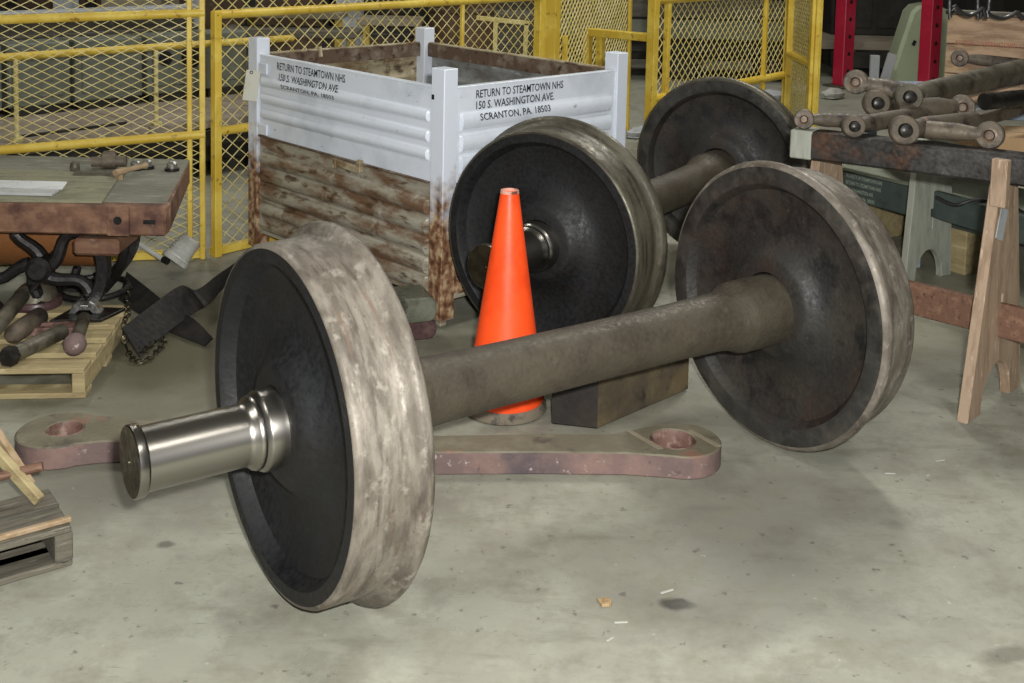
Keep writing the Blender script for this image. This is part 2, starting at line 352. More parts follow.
def text_bm(s, width, height, bold=.0):
    cu = bpy.data.curves.new('t', 'FONT'); cu.body = s; cu.size = 1; cu.offset = bold; cu.resolution_u = 2
    o = bpy.data.objects.new('t', cu); COL.objects.link(o); bpy.context.view_layer.update()
    me = bpy.data.meshes.new_from_object(o.evaluated_get(bpy.context.evaluated_depsgraph_get()))
    bpy.data.objects.remove(o); bpy.data.curves.remove(cu)
    bm = BM(); bm.from_mesh(me); bpy.data.meshes.remove(me)
    xs = [v.co.x for v in bm.verts]; ys = [v.co.y for v in bm.verts]
    x0, x1, y0, y1 = min(xs), max(xs), min(ys), max(ys)
    for v in bm.verts: v.co.x = (v.co.x-x0)/(x1-x0)*width; v.co.y = (v.co.y-y0)/(y1-y0)*height
    return bm
def circle(cx, cy, r, n=28, a0=0, a1=2*PI, full=True):
    k = n if full else n
    return [(cx+r*math.cos(a0+(a1-a0)*i/(k if full else k-1)), cy+r*math.sin(a0+(a1-a0)*i/(k if full else k-1))) for i in range(n)]

# ------------------------------------------------------------------ setting
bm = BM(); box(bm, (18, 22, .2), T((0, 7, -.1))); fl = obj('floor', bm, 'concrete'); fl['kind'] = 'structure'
for nm, s, c, mt in (('wall_back', (18, .2, 5), (0, 18.1, 2.5), 'wall_paint'), ('wall_left', (.2, 22, 5), (-9.1, 7, 2.5), 'wall_paint'), ('wall_right', (.2, 22, 5), (9.1, 7, 2.5), 'wall_paint'), ('ceiling', (18.4, 22.2, .2), (0, 7.05, 5.1), 'ceiling_paint')):
    bm = BM(); box(bm, s, T(c)); obj(nm, bm, mt)['kind'] = 'structure'
for i, (lx, ly) in enumerate(LAMPS):
    t = thing('ceiling_lamp', ['long white ceiling lamp over the left front corner of the shop', 'long white ceiling lamp over the cart and the left fence', 'long white ceiling lamp over the far left machines', 'long white ceiling lamp over the bare floor at front right', 'long white ceiling lamp over the sawhorses', 'long white ceiling lamp over the far platform'][i], 'lamp', (lx, ly, 4.38), 0, 'ceiling lamps over the shop floor')
    bm = BM(); box(bm, (.56, 2.46, .05), T((0, 0, .025)), .01); obj('lamp_housing', bm, 'lamp_white', t)
    for sx in (-1, 1):
        bm = BM(); rod(bm, (0, sx*.9, .05), (0, sx*.9, .62), .008, n=8); obj('hanger', bm, 'lamp_white', t)

# ------------------------------------------------------------------ wheelsets
RT, FE, WD, BBH = .3868, .0308, .161, .68
RF = RT+FE
def make_wheel(parent, tread, inner, x, rz, patina=None):
    wh = obj('wheel', lathe(BM(), [
        (0, RF-.016, 1), (-.001, .352, 1), (.008, .343, 1), (.026, .334, 1), (.036, .30, 1), (.042, .25, 1), (.036, .19, 1), (.016, .158, 1), (.004, .148, 1), (-.006, .132, 1), (-.006, .096, 1),
        (.165, .08, 0), (.165, .118, 0), (.160, .128, 0), (.142, .150, 0), (.118, .175, 0), (.108, .22, 0), (.112, .29, 0), (.126, .328, 0), (.152, .340, 0), (.161, .347, 0), (.161, RT-.012, 0)],
        n=112, closed=False), ['face_black', inner], parent)
    wh.location = (x, 0, RF); wh.rotation_euler = (0, 0, rz)
    tr = obj('tread', lathe(BM(), [(.161, RT-.012), (.160, RT-.006), (.150, RT-.001), (.10, RT), (.055, RT+.002), (.044, RT+.006), (.036, RT+.018), (.028, RF-.004), (.019, RF), (.010, RF-.002), (.003, RF-.008), (0, RF-.016)], n=128), tread, wh, ang=60)
    rm = obj('rim_band', lathe(BM(), [(-.0015, RF-.016), (-.0025, RF-.02), (-.0025, .360), (-.001, .352)], n=112), 'rim_steel', wh)
    rm['label'] = 'smoother grey ring around the inner face'
    return wh
def wheelset(label, loc, yaw, tread, inner):
    t = thing('wheelset', label, 'wheelset', (loc[0], loc[1], 0), yaw, 'railway wheelsets on the floor')
    make_wheel(t, tread, inner, -BBH, PI); make_wheel(t, tread, inner, BBH, 0)
    ax = [(-.69, .100), (-.60, .101), (-.545, .101), (-.53, .098), (-.50, .086), (-.46, .080), (-.3, .076), (0, .075), (.3, .076), (.46, .080), (.50, .086), (.53, .098), (.545, .101), (.60, .101), (.69, .100)]
    o = obj('axle', lathe(BM(), ax, T((0, 0, RF-.012)), 64), 'axle_iron', t, ang=50)
    for s in (-1, 1):
        mt = T((0, 0, RF-.010), (0, 0, PI if s < 0 else 0)); b = BBH+.155
        j = obj('journal', lathe(BM(), [(b, .088), (b+.045, .086), (b+.05, .084), (b+.056, .078), (b+.062, .079), (b+.070, .076), (b+.078, .068), (b+.09, .0655), (BBH+WD+.29, .0655), (BBH+WD+.293, .072), (BBH+WD+.296, .0736), (BBH+WD+.312, .0736), (BBH+WD+.314, .071)], mt, 72), 'journal_steel', t, ang=50)
        e0 = BBH+WD+.314
        c = obj('end_cap', lathe(BM(), [(e0, .071), (e0, .008), (e0-.006, .006), (e0-.01, 0)], mt, 48), 'cap_face', j)
        c['label'] = 'dull bronze coloured end face'; j['label'] = 'polished bright steel journal'
    return t
wheelset('large railway wheelset in front with a bright polished journal pointing left', (.1718, 2.9194), .6087, 'tread_worn', 'face_rust')
wheelset('railway wheelset standing behind the orange cone, beside the white steel bin', (.518, 4.6183), 1.0001, 'tread_green', 'face_rust')
# plate-hub strip of small cast dimple and paint dab on the front axle
# ------------------------------------------------------------------ cone
t = thing('traffic_cone', 'tall orange traffic cone standing behind the front axle', 'cone', (-.034, 3.505, 0))
prof = [(.035, .118), (.045, .1215)] + [(.045+(.685-.045)*k/10, .1215+(.0285-.1215)*k/10) for k in range(1, 11)] + [(.691, .0275), (.693, .025), (.675, .022), (.5, .048)]
up = Matrix.Rotation(-PI/2, 4, 'Y')
obj('cone_body', lathe(BM(), prof, up, 56), 'cone_orange', t)
obj('cone_base', lathe(BM(), [(0, 0), (0, .124), (.006, .130), (.02, .129), (.032, .122), (.036, .118), (.036, .05)], up, 56), 'cone_rubber', t)['label'] = 'dirty grey rubber foot'
obj('cone_tip', lathe(BM(), [(.685, .0292), (.6935, .0275), (.694, .0245), (.685, .0235)], up, 40), 'cone_tip', t)['label'] = 'scuffed pale tip ring'

# ------------------------------------------------------------------ steel bin
BC = Vector((-.2858, 4.1939, 0)); BY = 2.3424; BA, BB_, SA, SB, BH, BZ = 1.35, 1.013, .0745, .066, .9696, .03
d1 = Vector((math.cos(BY), math.sin(BY), 0)); d2 = Vector((math.sin(BY), -math.cos(BY), 0))
t = thing('steel_bin', 'open corrugated steel storage bin, white on top and rusty below, with stencilled address', 'bin', BC, BY)
# local frame: +X = d1 (left face runs along x at y=0), d2 = local -Y ; right face at x=0
def post(ix, iy):
    bm = BM(); cx = SA/2 if ix == 0 else BA-SA/2; cy = -SB/2 if iy == 0 else -(BB_-SB/2)
    box(bm, (SA, SB, BH-BZ), T((cx, cy, BZ+(BH-BZ)/2)), .003)
    o = obj('post', bm, 'post_worn', t)
    bm = BM(); box(bm, (.03, .03, .034), T((cx, cy, .017)), .003); box(bm, (SA*.98, SB*.98, .012), T((cx, cy, .034))); obj('foot', bm, 'bin_rust', o)
for ix in (0, 1):
    for iy in (0, 1): post(ix, iy)
def prof_n(z, cs, hw=.037, dep=.020):
    v = 0
    for c in cs:
        d = abs(z-c)/hw
        if d < 1: v = max(v, dep*math.cos(d*PI/2)**.7)
    return v
def corr(x0, x1, z0, z1, cs, org, ux, un, thick=.004, fade=.022, nz=84, hw=.037, dep=.016):
    """corrugated sheet; org at u=0; ux along; un outward"""
    bm = BM(); us = [x0, x0+.012, x0+fade, x0+fade*1.3, x1-fade*1.3, x1-fade, x1-.012, x1]; fr = [0, 0, 0, 1, 1, 0, 0, 0]
    zs = [z0+(z1-z0)*i/nz for i in range(nz+1)]
    F = []; Bk = []
    for z in zs:
        n = prof_n(z, cs, hw, dep)
        F.append([bm.verts.new(org+ux*u+un*(n*f)+Vector((0, 0, z))) for u, f in zip(us, fr)])
        Bk.append([bm.verts.new(org+ux*u+un*(n*f-thick)+Vector((0, 0, z))) for u, f in zip(us, fr)])
    for i in range(nz):
        for j in range(len(us)-1):
            f = bm.faces.new((F[i][j], F[i][j+1], F[i+1][j+1], F[i+1][j])); f.material_index = 0
            f = bm.faces.new((Bk[i][j], Bk[i+1][j], Bk[i+1][j+1], Bk[i][j+1])); f.material_index = 1
    for j in range(len(us)-1):
        bm.faces.new((F[0][j], Bk[0][j], Bk[0][j+1], F[0][j+1])); bm.faces.new((F[-1][j], F[-1][j+1], Bk[-1][j+1], Bk[-1][j]))
    for i in range(nz):
        bm.faces.new((F[i][0], F[i+1][0], Bk[i+1][0], Bk[i][0])); bm.faces.new((F[i][-1], Bk[i][-1], Bk[i+1][-1], F[i+1][-1]))
    return bm
X, Y, Z = Vector((1, 0, 0)), Vector((0, 1, 0)), Vector((0, 0, 1))
UP_L = [.785, .71, .64]; UP_C = [.765, .685, .605]; LO_C = [.44, .365, .29, .215, .145]
ZT, ZS, ZB = .895, .535, .10
IN = .012
# left face (y=0, outward +Y local), right face (x=0, outward -X), rear faces opposite
def side(org, ux, un, x0, x1, low='bin_rust', inner='bin_inner', upper='bin_white', cu=UP_C, hw=.037, dep=.014, lip='bin_white'):
    u = obj('upper_panel', corr(x0, x1, ZS+.004, ZT, cu, org-un*IN, ux, un, hw=hw, dep=dep), [upper, inner], t)
    l = obj('lower_panel', corr(x0, x1, ZB, ZS-.004, LO_C, org-un*(IN+.004), ux, un, hw=.033, dep=.022), [low, inner], t)
    # top lip turned inwards
    bm = BM(); a = org+ux*x0-un*(IN+.014)+Z*ZT; b = org+ux*x1-un*(IN+.014)+Z*ZT; bar(bm, a, b, .03, .008, .002)
    obj('top_lip', bm, lip, u)
    bm = BM(); a = org+ux*x0-un*(IN+.03)+Z*(ZT-.035); b = org+ux*x1-un*(IN+.03)+Z*(ZT-.035); bar(bm, a, b, .004, .062); obj('inner_rail', bm, 'bin_brown', u)
    return u, l
uL, lL = side(Vector((0, 0, 0)), X, Y, SA, BA-SA, cu=UP_L, hw=.024, dep=.013)
uR, lR = side(Vector((0, 0, 0)), -Y, -X, SB, BB_-SB, low='post_worn')
side(Vector((BA, 0, 0)), -Y, X, SB, BB_-SB, lip='bin_inner')
side(Vector((0, -BB_, 0)), X, -Y, SA, BA-SA, inner='inner_grey', lip='bin_inner')
bm = BM(); box(bm, (BA-.02, BB_-.02, .02), T((BA/2, -BB_/2, .11))); obj('floor_plate', bm, 'bin_rust', t)
# seam edge of the drop gate and its little end tabs, bent latch
bm = BM(); bar(bm, Vector((SA+.01, -.004, ZS+.004)), Vector((BA-SA-.01, -.004, ZS+.004)), .012, .008, .002); obj('gate_edge', bm, 'bin_brown', lL)
for zz, xx in ((.84, BA-SA-.045), (ZS+.035, BA-SA-.045)):
    bm = BM(); box(bm, (.07, .01, .05), T((xx, -.004, zz)), .004); obj('tab', bm, 'bin_white', uL)
bm = BM(); box(bm, (.17, .012, .03), T((.59, .002, ZS-.02), (0, -.03, 0)), .004); box(bm, (.025, .02, .05), T((.505, .004, ZS-.005)), .003); box(bm, (.02, .018, .04), T((.67, .004, ZS-.02)), .003); obj('latch', bm, 'bin_inner', lL)['label'] = 'bent scratched latch strip'
bm = BM(); box(bm, (.012, .004, .018), T((SA-.012, .001, .862))); obj('slot', bm, 'hole_dark', t)
bm = BM(); box(bm, (.035, .012, .05), T((BA-.04, -.35, ZT-.01), (0, .2, .1)), .003); obj('clip', bm, 'bin_inner', t)
def stencil(rows, face, parent):
    """rows: text, (px0,py0) baseline-left, (px1,py1) baseline-right, height m"""
    Mw = Matrix.Translation(BC) @ Matrix.Rotation(BY, 4, 'Z'); Mi = Mw.inverted()
    for s, a, b, hh in rows:
        if face == 'L': p0, n, ux, cs = BC, d2*-1, Vector((-1, 0, 0)), UP_L
        else: p0, n, ux, cs = BC, d1*-1, Vector((0, -1, 0)), UP_C
        A = Mi @ plane_hit(a[0], a[1], p0, n); B = Mi @ plane_hit(b[0], b[1], p0, n)
        wdt = (B-A).length; bm = text_bm(s, wdt, hh, .012)
        hw_, dp_ = (.024, .013) if face == 'L' else (.037, .014)
        zc = [cs[k]+hw_*q_ for k in range(3) for q_ in (-1, -.93, -.8, -.6, -.3, 0, .3, .6, .8, .93, 1)]
        dz0 = (A.z+B.z)/2
        for zz in zc:
            if dz0 < zz < dz0+hh:
                bmesh.ops.bisect_plane(bm, geom=bm.verts[:]+bm.edges[:]+bm.faces[:], plane_co=(0, zz-dz0, 0), plane_no=(0, 1, 0))
        for v in bm.verts:
            z = dz0+v.co.y; off = prof_n(z, cs, hw_, dp_)-IN+.002
            if face == 'L': v.co = Vector((A.x-v.co.x, off, z))
            else: v.co = Vector((-off, A.y-v.co.x, z))
        obj('stencil_lettering', bm, 'stencil_black', parent)['label'] = 'black stencilled line of the address'
stencil([('RETURN TO STEAMTOWN NHS', (478, 98.5), (565, 88.5), .031), ('150 S. WASHINGTON AVE.', (478, 109.5), (556, 100.5), .031), ('SCRANTON, PA. 18503', (480, 121), (550, 113), .031)], 'R', uR)
stencil([('RETURN TO STEAMTOWN NHS', (275, 69.5), (343, 83.5), .033), ('150 S. WASHINGTON AVE.', (277, 80), (337, 93.5), .030), ('SCRANTON, PA. 18503', (281, 89.5), (334, 100.5), .020)], 'L', uL)
# paper tag hanging on the left post
tp = plane_hit(251.5, 71, BC-d2*.03, d2*-1)
tg = thing('paper_tag', 'blank cream tag hanging from the left corner post of the bin', 'tag', (tp.x, tp.y, tp.z), .25)
bm = BM(); box(bm, (.062, .003, .135), T((0, 0, -.065), (0, .13, 0)), .001); obj('card', bm, 'tag_paper', tg)
bm = BM(); torus(bm, .006, .0018, T((.0, -.002, -.006), (PI/2, 0, 0)), 12, 6); obj('wire_loop', bm, 'knob_black', tg)

# ------------------------------------------------------------------ connecting rod under the wheelset
hz = .066
outl = circle(-1.274, 3.146, .116, 22, 1.0, 2*PI-.85, full=False)
outl = outl[:]
outl = [(p[0], p[1]) for p in outl]
low = [(-1.14, 3.078), (-1.08, 3.085), (-1.0, 3.076), (-.8, 3.058), (-.2, 3.060), (.07, 3.077), (.30, 3.083), (.36, 3.078)]
right = circle(.470, 3.176, .112, 22, -PI/2-.35, PI/2+.5, full=False)
upp = [(.343, 3.235), (.27, 3.2), (.07, 3.19), (-.21, 3.165), (-.8, 3.19), (-1.0, 3.207), (-1.09, 3.226), (-1.15, 3.240)]
poly = outl+low+right+upp
t = thing('connecting_rod', 'heavy reddish iron rod with an eye at each end, under the front wheelset', 'rod', (-.4, 3.13, 0))
ofs = T((.4, -3.13, 0))
bm = cprism([poly, circle(-1.262, 3.152, .050, 24), circle(.446, 3.178, .064, 28)], hz, .004, ofs)
for f in bm.faces:
    if f.normal.z > .6: f.material_index = 1
obj('rod_body', bm, ['rod_red', 'rod_top'], t)
for cx, cy, r in ((-1.262, 3.152, .050), (.446, 3.178, .064)):
    bm = BM(); lathe(bm, [(.004, r-.006), (.004, r+.0005), (hz-.004, r+.0005), (hz-.001, r-.002), (hz-.012, r-.006)], ofs @ T((cx, cy, 0)) @ up, 32, closed=True); obj('bushing', bm, 'rod_hole', t)['label'] = 'reddish worn lining of the eye'
# scraped bright lines where the eye meets the bar
for a, b in (((.325, 3.225), (.405, 3.11)), ((.50, 3.235), (.570, 3.135))):
    bm = BM(); bar(bm, ofs @ Vector((a[0], a[1], hz)), ofs @ Vector((b[0], b[1], hz)), .016, .002, .0005); obj('scraped_edge', bm, 'beige', t)['label'] = 'bright scraped line beside the right eye'

# ------------------------------------------------------------------ chock block
t = thing('chock_block', 'dark oily block on the floor between the cone and the right front wheel', 'block', (.3, 3.55, 0))
pl = [(.245, 3.372), (.567, 3.692), (.43, 3.80), (.02, 3.60)]
pl = [(.245, 3.372), (.56, 3.685), (.40, 3.74), (.21, 3.60), (.115, 3.50), (.108, 3.40)]
bm = cprism([[(x-.3, y-3.55) for x, y in pl]], .20, .006)
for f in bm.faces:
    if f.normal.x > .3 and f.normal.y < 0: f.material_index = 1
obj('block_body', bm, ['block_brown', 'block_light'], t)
# ------------------------------------------------------------------ folded channels behind wheel A
p = at(392, 338); t = thing('steel_channel', 'grey-green rounded steel bracket on the floor behind the left front wheel', 'bracket', (p.x-.1, p.y+.05, 0), .35)
def slab(z0, z1, w_, dpt, rr=.03):
    o_ = [(-w_, z0), (0-rr, z0)]+[(-rr+rr*math.sin(a), z0+rr-rr*math.cos(a)) for a in (.4, .8, 1.2, 1.57)]+[(-rr+rr*math.cos(a), z1-rr+rr*math.sin(a)) for a in (0, .4, .8, 1.2, 1.57)]+[(-w_, z1)]
    return cprism([o_], dpt, .004, T((0, 0, 0), (PI/2, 0, 0)))
bm = slab(.075, .165, .30, .16); bm.transform(T((.22, .0, 0))); obj('upper_body', bm, 'green_grey', t)
bm = slab(.0, .072, .28, .13); bm.transform(T((.23, .0, 0))); obj('lower_body', bm, 'dark_red', t)['label'] = 'dark red lower half'

# ------------------------------------------------------------------ pallets
def pallet(name, label, loc, rz, L, Dp, nb, H=.1, th=.018, mw='wood_pine', fill=.72):
    t = thing(name, label, 'pallet', loc, rz)   # local: x = -L..0, y = 0..Dp
    bw = Dp/nb*fill
    for i in range(nb):
        y = bw/2+(Dp-bw)*i/(nb-1)
        bm = BM(); box(bm, (L, bw, th), T((-L/2+random.uniform(-.004, .004), y, H-th/2), (0, 0, random.uniform(-.006, .006))), .003); obj('board', bm, mw, t)
    for x in (-.02, -L/2, -L+.02):
        bm = BM(); box(bm, (.04, Dp, H-2*th), T((x, Dp/2, H/2)), .003); obj('stringer', bm, 'wood_edge' if x != -.02 else mw, t)
    for y in (bw/2, Dp-bw/2, Dp/2):
        bm = BM(); box(bm, (L, bw*.9, th), T((-L/2, y, th/2)), .003); obj('bottom_board', bm, mw, t)
    return t
pallet('wooden_pallet', 'pale pine pallet under the loose steel rods at left', (-1.340, 3.505, 0), .10, 1.15, .60, 5, H=.1)
PLZ = .1
# loose rods on the pallet
def loose(name, label, cat, grp=None): return thing(name, label, cat, group=grp)
def place(t, p, rz=0): t.location = p; t.rotation_euler = (0, 0, rz)
def px_rod(name, label, a, b, r, z, mt, cat='rod', grp=None, ends=()):
    A = at(a[0], a[1], z); B = at(b[0], b[1], z); L = (B-A).length
    t = thing(name, label, cat, (A.x, A.y, A.z-r), math.atan2(B.y-A.y, B.x-A.x), grp)
    obj('shank', lathe(BM(), [(0, 0), (0, r*.92), (r*.15, r), (L-r*.15, r), (L, r*.92), (L, 0)], T((0, 0, r)), 24), mt, t)
    return t, L
t, L = px_rod('steel_rod', 'grey steel rod with a black end cap, front of the pile on the pine pallet', (8, 357), (63, 331), .026, PLZ+.030, 'steel_rod', 'rod')
bm = BM(); lathe(bm, [(-.012, 0), (-.012, .028), (-.004, .032), (.022, .032), (.026, .028), (.026, 0)], T((0, 0, .026)), 6); obj('end_nut', bm, 'knob_black', t)
t, L = px_rod('ball_end_rod', 'short tapered rod with a round purple-brown head toward the pallet corner', (75, 345), (84, 318), .022, PLZ+.028, 'steel_rod', 'rod')
bm = BM(); lathe(bm, [(-.038, 0), (-.036, .018), (-.024, .032), (-.005, .037), (.012, .033), (.024, .022), (.024, 0)], T((0, 0, .026)), 20); obj('ball_head', bm, 'rod_red', t)
t, L = px_rod('steel_rod', 'brown rod with a rounded blunt end in the middle of the pine pallet', (14, 334), (40, 316), .032, PLZ+.034, 'steel_brown', 'rod')
bm = BM(); lathe(bm, [(-.03, 0), (-.026, .016), (-.01, .028), (0, .032), (0, 0)], T((0, 0, .032)), 20); obj('blunt_end', bm, 'steel_brown', t)
t, L = px_rod('steel_rod', 'grey pipe leaning across the left edge of the pallet pile', (-8, 332), (22, 296), .026, PLZ+.09, 'steel_rod', 'rod')
q = at(36, 300, PLZ+.02); t = thing('domed_casting', 'small grey domed casting with a red-brown rim on the pallet', 'casting', (q.x, q.y, PLZ))
obj('dome', lathe(BM(), [(.03, .075), (.055, .07), (.075, .05), (.083, .02), (.084, 0)], up, 24), 'steel_rod', t)
obj('rim', lathe(BM(), [(0, 0), (0, .085), (.012, .09), (.028, .086), (.032, .07)], up, 24), 'dark_red', t)
q = at(52, 327, PLZ+.02); t = thing('flat_casting', 'flat red-brown slotted casting lying between the pallet rods', 'casting', (q.x, q.y, PLZ), .1)
obj('plate', cprism([[(-.10, -.035), (.09, -.035), (.11, 0), (.09, .035), (-.10, .03)], [(-.05, -.012), (.0, -.012), (.0, .012), (-.05, .012)]], .028, .003), 'rod_hole', t)
q = at(84, 314, PLZ+.01); t = thing('black_plate', 'thin black steel plate under the shiny clamp on the pallet', 'plate', (q.x, q.y, PLZ), .15)
obj('plate_body', cprism([[(-.10, -.06), (.07, -.065), (.13, .05), (.06, .065), (-.06, .05)]], .012, .002), 'knob_black', t)
t = thing('shaft_clamp', 'small shiny silver clamp with a notch on the black plate', 'clamp', (q.x+.0, q.y+.02, PLZ+.012), .1)
obj('clamp_body', cprism([[(-.055, 0), (-.035, .035), (-.018, .045), (-.012, .03), (.012, .03), (.018, .045), (.035, .035), (.055, 0), (.03, 0), (.018, .012), (-.018, .012), (-.03, 0)]], .05, .002, T((0, .025, 0), (PI/2, 0, 0))), 'bright_steel', t)
# lower-left broken pallet with wooden frame on it
c2 = at(73, 525, .1); c2b = at(0, 545, .1); ang = math.atan2(c2.y-c2b.y, c2.x-c2b.x)
pallet('wooden_pallet', 'weathered grey pallet at the lower left corner of the picture', (c2.x, c2.y, 0), ang, .9, .21, 2, H=.1, th=.016, mw='wood_grey', fill=.93)
bm = BM(); A = at(70, 520.5, .104); B = at(-20, 545, .104)
t = thing('wooden_strip', 'splintered pale strip of wood along the front edge of the grey pallet', 'wood', (A.x, A.y, .1))
bar(bm, Vector((0, .006, .006)), Vector((B.x-A.x, B.y-A.y+.006, .006)), .014, .012, .002); obj('strip', bm, 'wood_edge', t)
q = at(18, 508, .1)
t = thing('wooden_bracket', 'small old wooden bracket of crossed sticks standing on the grey pallet', 'wood', (q.x, q.y+.03, .1))
a = Vector((.045, -.015, .012)); b = Vector((-.13, .05, .15))
bm = BM(); bar(bm, a, b, .02, .028, .003); obj('stick', bm, 'wood_pine', t)
bm = BM(); bar(bm, a+Vector((-.05, .07, 0)), b+Vector((-.02, .07, .02)), .018, .024, .003); obj('stick', bm, 'wood_edge', t)
bm = BM(); rod(bm, (-.15, -.02, .045), (.035, .03, .075), .011, n=10); obj('rung', bm, 'wood_red', t)

# ------------------------------------------------------------------ factory cart
FX0, FX1, FY0, FY1, FZ = -2.55, -1.215, 3.92, 4.70, .51
t = thing('platform_cart', 'old factory cart with grey plank deck, red-brown side beam and black iron wheels', 'cart', (-1.9, 4.3, 0))
def lc(x, y, z): return Vector((x+1.9, y-4.3, z))
skx = -.145/.80   # right end slants back
nb = 5
for i in range(nb):
    y0 = FY0+(FY1-FY0)*i/nb+(.052 if i == 0 else 0); y1 = FY0+(FY1-FY0)*(i+1)/nb-.006
    bm = cprism([[(FX0+1.9, y0-4.3), (FX1+(y0-FY0)*skx+1.9, y0-4.3), (FX1+(y1-FY0)*skx+1.9, y1-4.3), (FX0+1.9, y1-4.3)]], .03, .002, T((0, 0, FZ-.03+random.uniform(-.001, .001))))
    obj('plank', bm, 'cart_deck', t)
bm = BM(); box(bm, (FX1-FX0, .05, .105), T(lc((FX0+FX1)/2, FY0+.025, FZ-.0525)), .006)
o = obj('side_beam', bm, 'cart_red', t)
bm = BM(); box(bm, (.075, .012, .104), T(lc(FX1-.16, FY0-.005, FZ-.0525)), .002); obj('iron_strap', bm, 'cart_red', o)
bm = BM(); rod(bm, lc(FX1-.16, FY0-.010, FZ-.05), lc(FX1-.16, FY0-.0135, FZ-.05), .014, n=16); obj('bolt_hole', bm, 'hole_dark', o)
bm = BM(); box(bm, (.04, .006, .014), T(lc(FX1-.055, FY0-.003, FZ-.055)), .001); obj('slot', bm, 'hole_dark', o)
bm = BM(); bar(bm, lc(FX1-.02, FY0+.05, FZ-.051), lc(FX1+.78*skx-.02, FY1, FZ-.051), .04, .10, .006); obj('end_beam', bm, 'cart_red', t)
bm = BM(); box(bm, (FX1-FX0-.1, .05, .09), T(lc((FX0+FX1)/2-.11, FY1-.03, FZ-.078)), .006); obj('side_beam', bm, 'cart_red', t)
bm = BM(); box(bm, (.16, .5, .06), T(lc(FX1-.26, FY0+.3, FZ-.165)), .01); obj('bolster', bm, 'cart_red', t)
bm = BM(); lathe(bm, [(0, 0), (0, .14), (.01, .15), (.46, .15), (.47, .14), (.47, 0)], T(lc(FX1-.83, FY0+.42, FZ-.19)), 32); obj('drum', bm, 'cart_orange', t)['label'] = 'orange-brown round drum under the deck'
def iron_wheel(cx, cy, cz, R, yaw, phase):
    mt = T(lc(cx, cy, cz), (0, 0, yaw)) @ T((0, 0, 0), (PI/2, 0, 0)); bm = BM()
    lathe(bm, [(-.028, R-.036), (-.03, R), (.03, R), (.028, R-.036), (.010, R-.046), (-.010, R-.046)], mt @ T((0, 0, 0), (0, PI/2, 0)), 48, closed=True)
    w_ = obj('iron_wheel', bm, 'cast_iron', t)
    bm = BM(); lathe(bm, [(-.05, 0), (-.05, .03), (-.035, .045), (.035, .045), (.05, .03), (.05, 0)], mt @ T((0, 0, 0), (0, PI/2, 0)), 24); obj('hub', bm, 'cast_iron', w_)
    bm = BM(); lathe(bm, [(.048, 0), (.048, .016), (.062, .014), (.062, 0)], mt @ T((0, 0, 0), (0, PI/2, 0)), 6); obj('hub_nut', bm, 'bright_steel', w_)
    for k in range(5):
        a = phase+2*PI*k/5; pts = []
        for i in range(9):
            u = i/8; r_ = .04+(R-.065)*u; aa = a+.42*math.sin(u*PI)+.35*u
            pts.append(mt @ Vector((r_*math.cos(aa), r_*math.sin(aa), 0)))
        bm = BM(); tube(bm, pts, [.026-.005*math.sin(PI*i/8) for i in range(9)], 10); obj('spoke', bm, 'cast_iron', w_)
q = atY(41, 272, 4.02)
iron_wheel(q.x, 4.02, .255, .235, .1, .3)
iron_wheel(q.x-.07, 4.55, .235, .235, .1, .9)
bm = BM(); rod(bm, lc(q.x, 4.02, .25), lc(q.x-.07, 4.55, .24), .02, n=12); obj('cart_axle', bm, 'cast_iron', t)
bm = BM(); torus(bm, .12, .012, T(lc(q.x+.09, 4.28, .10), (.05, 0, 0)), 36, 8); obj('swivel_ring', bm, 'cast_iron', t)
bm = BM(); tube(bm, smooth_pts([lc(q.x+.24, 4.2, .40), lc(q.x+.235, 4.2, .28), lc(q.x+.20, 4.22, .18), lc(q.x+.14, 4.25, .105)]), .017, 8); tube(bm, smooth_pts([lc(q.x+.02, 4.32, .40), lc(q.x+.03, 4.32, .25), lc(q.x+.0, 4.3, .10)]), .017, 8); obj('swivel_fork', bm, 'cast_iron', t)
bm = BM(); rod(bm, lc(-2.35, 4.3, 0), lc(-2.35, 4.3, .45), .04, n=12); obj('rear_leg', bm, 'cast_iron', t)
# board on the deck
t = thing('plywood_board', 'thin yellowish grey board lying flat on the cart deck', 'board', (-1.7, 4.1, FZ))
A = [at(0, 203.5, FZ), at(102, 203.5, FZ), at(118, 180, FZ), at(60, 172, FZ), at(0, 172, FZ)]
A = [Vector((-2.2, A[0].y, 0))]+A[1:4]+[Vector((-2.2, A[4].y, 0))]
obj('board', cprism([[(p.x+1.7, p.y-4.1) for p in A]], .008, .001), 'cart_board', t); t.children[0].name = 'board_sheet'
a, b, c_ = at(52, 193, FZ+.02), at(56, 173, FZ+.02), at(0, 193, FZ+.02)
t = thing('metal_channel', 'bright silver metal channel lying on the board on the cart', 'bar', (a.x, a.y, FZ+.009))
o = BM(); bar(o, Vector((0, .04, .005)), Vector((-.6, .04, .005)), .085, .010, .001); bar(o, Vector((.012, .082, .018)), Vector((-.6, .082, .018)), .05, .005, .001, up=Vector((0, -.35, 1))); obj('channel_body', o, 'aluminium', t)
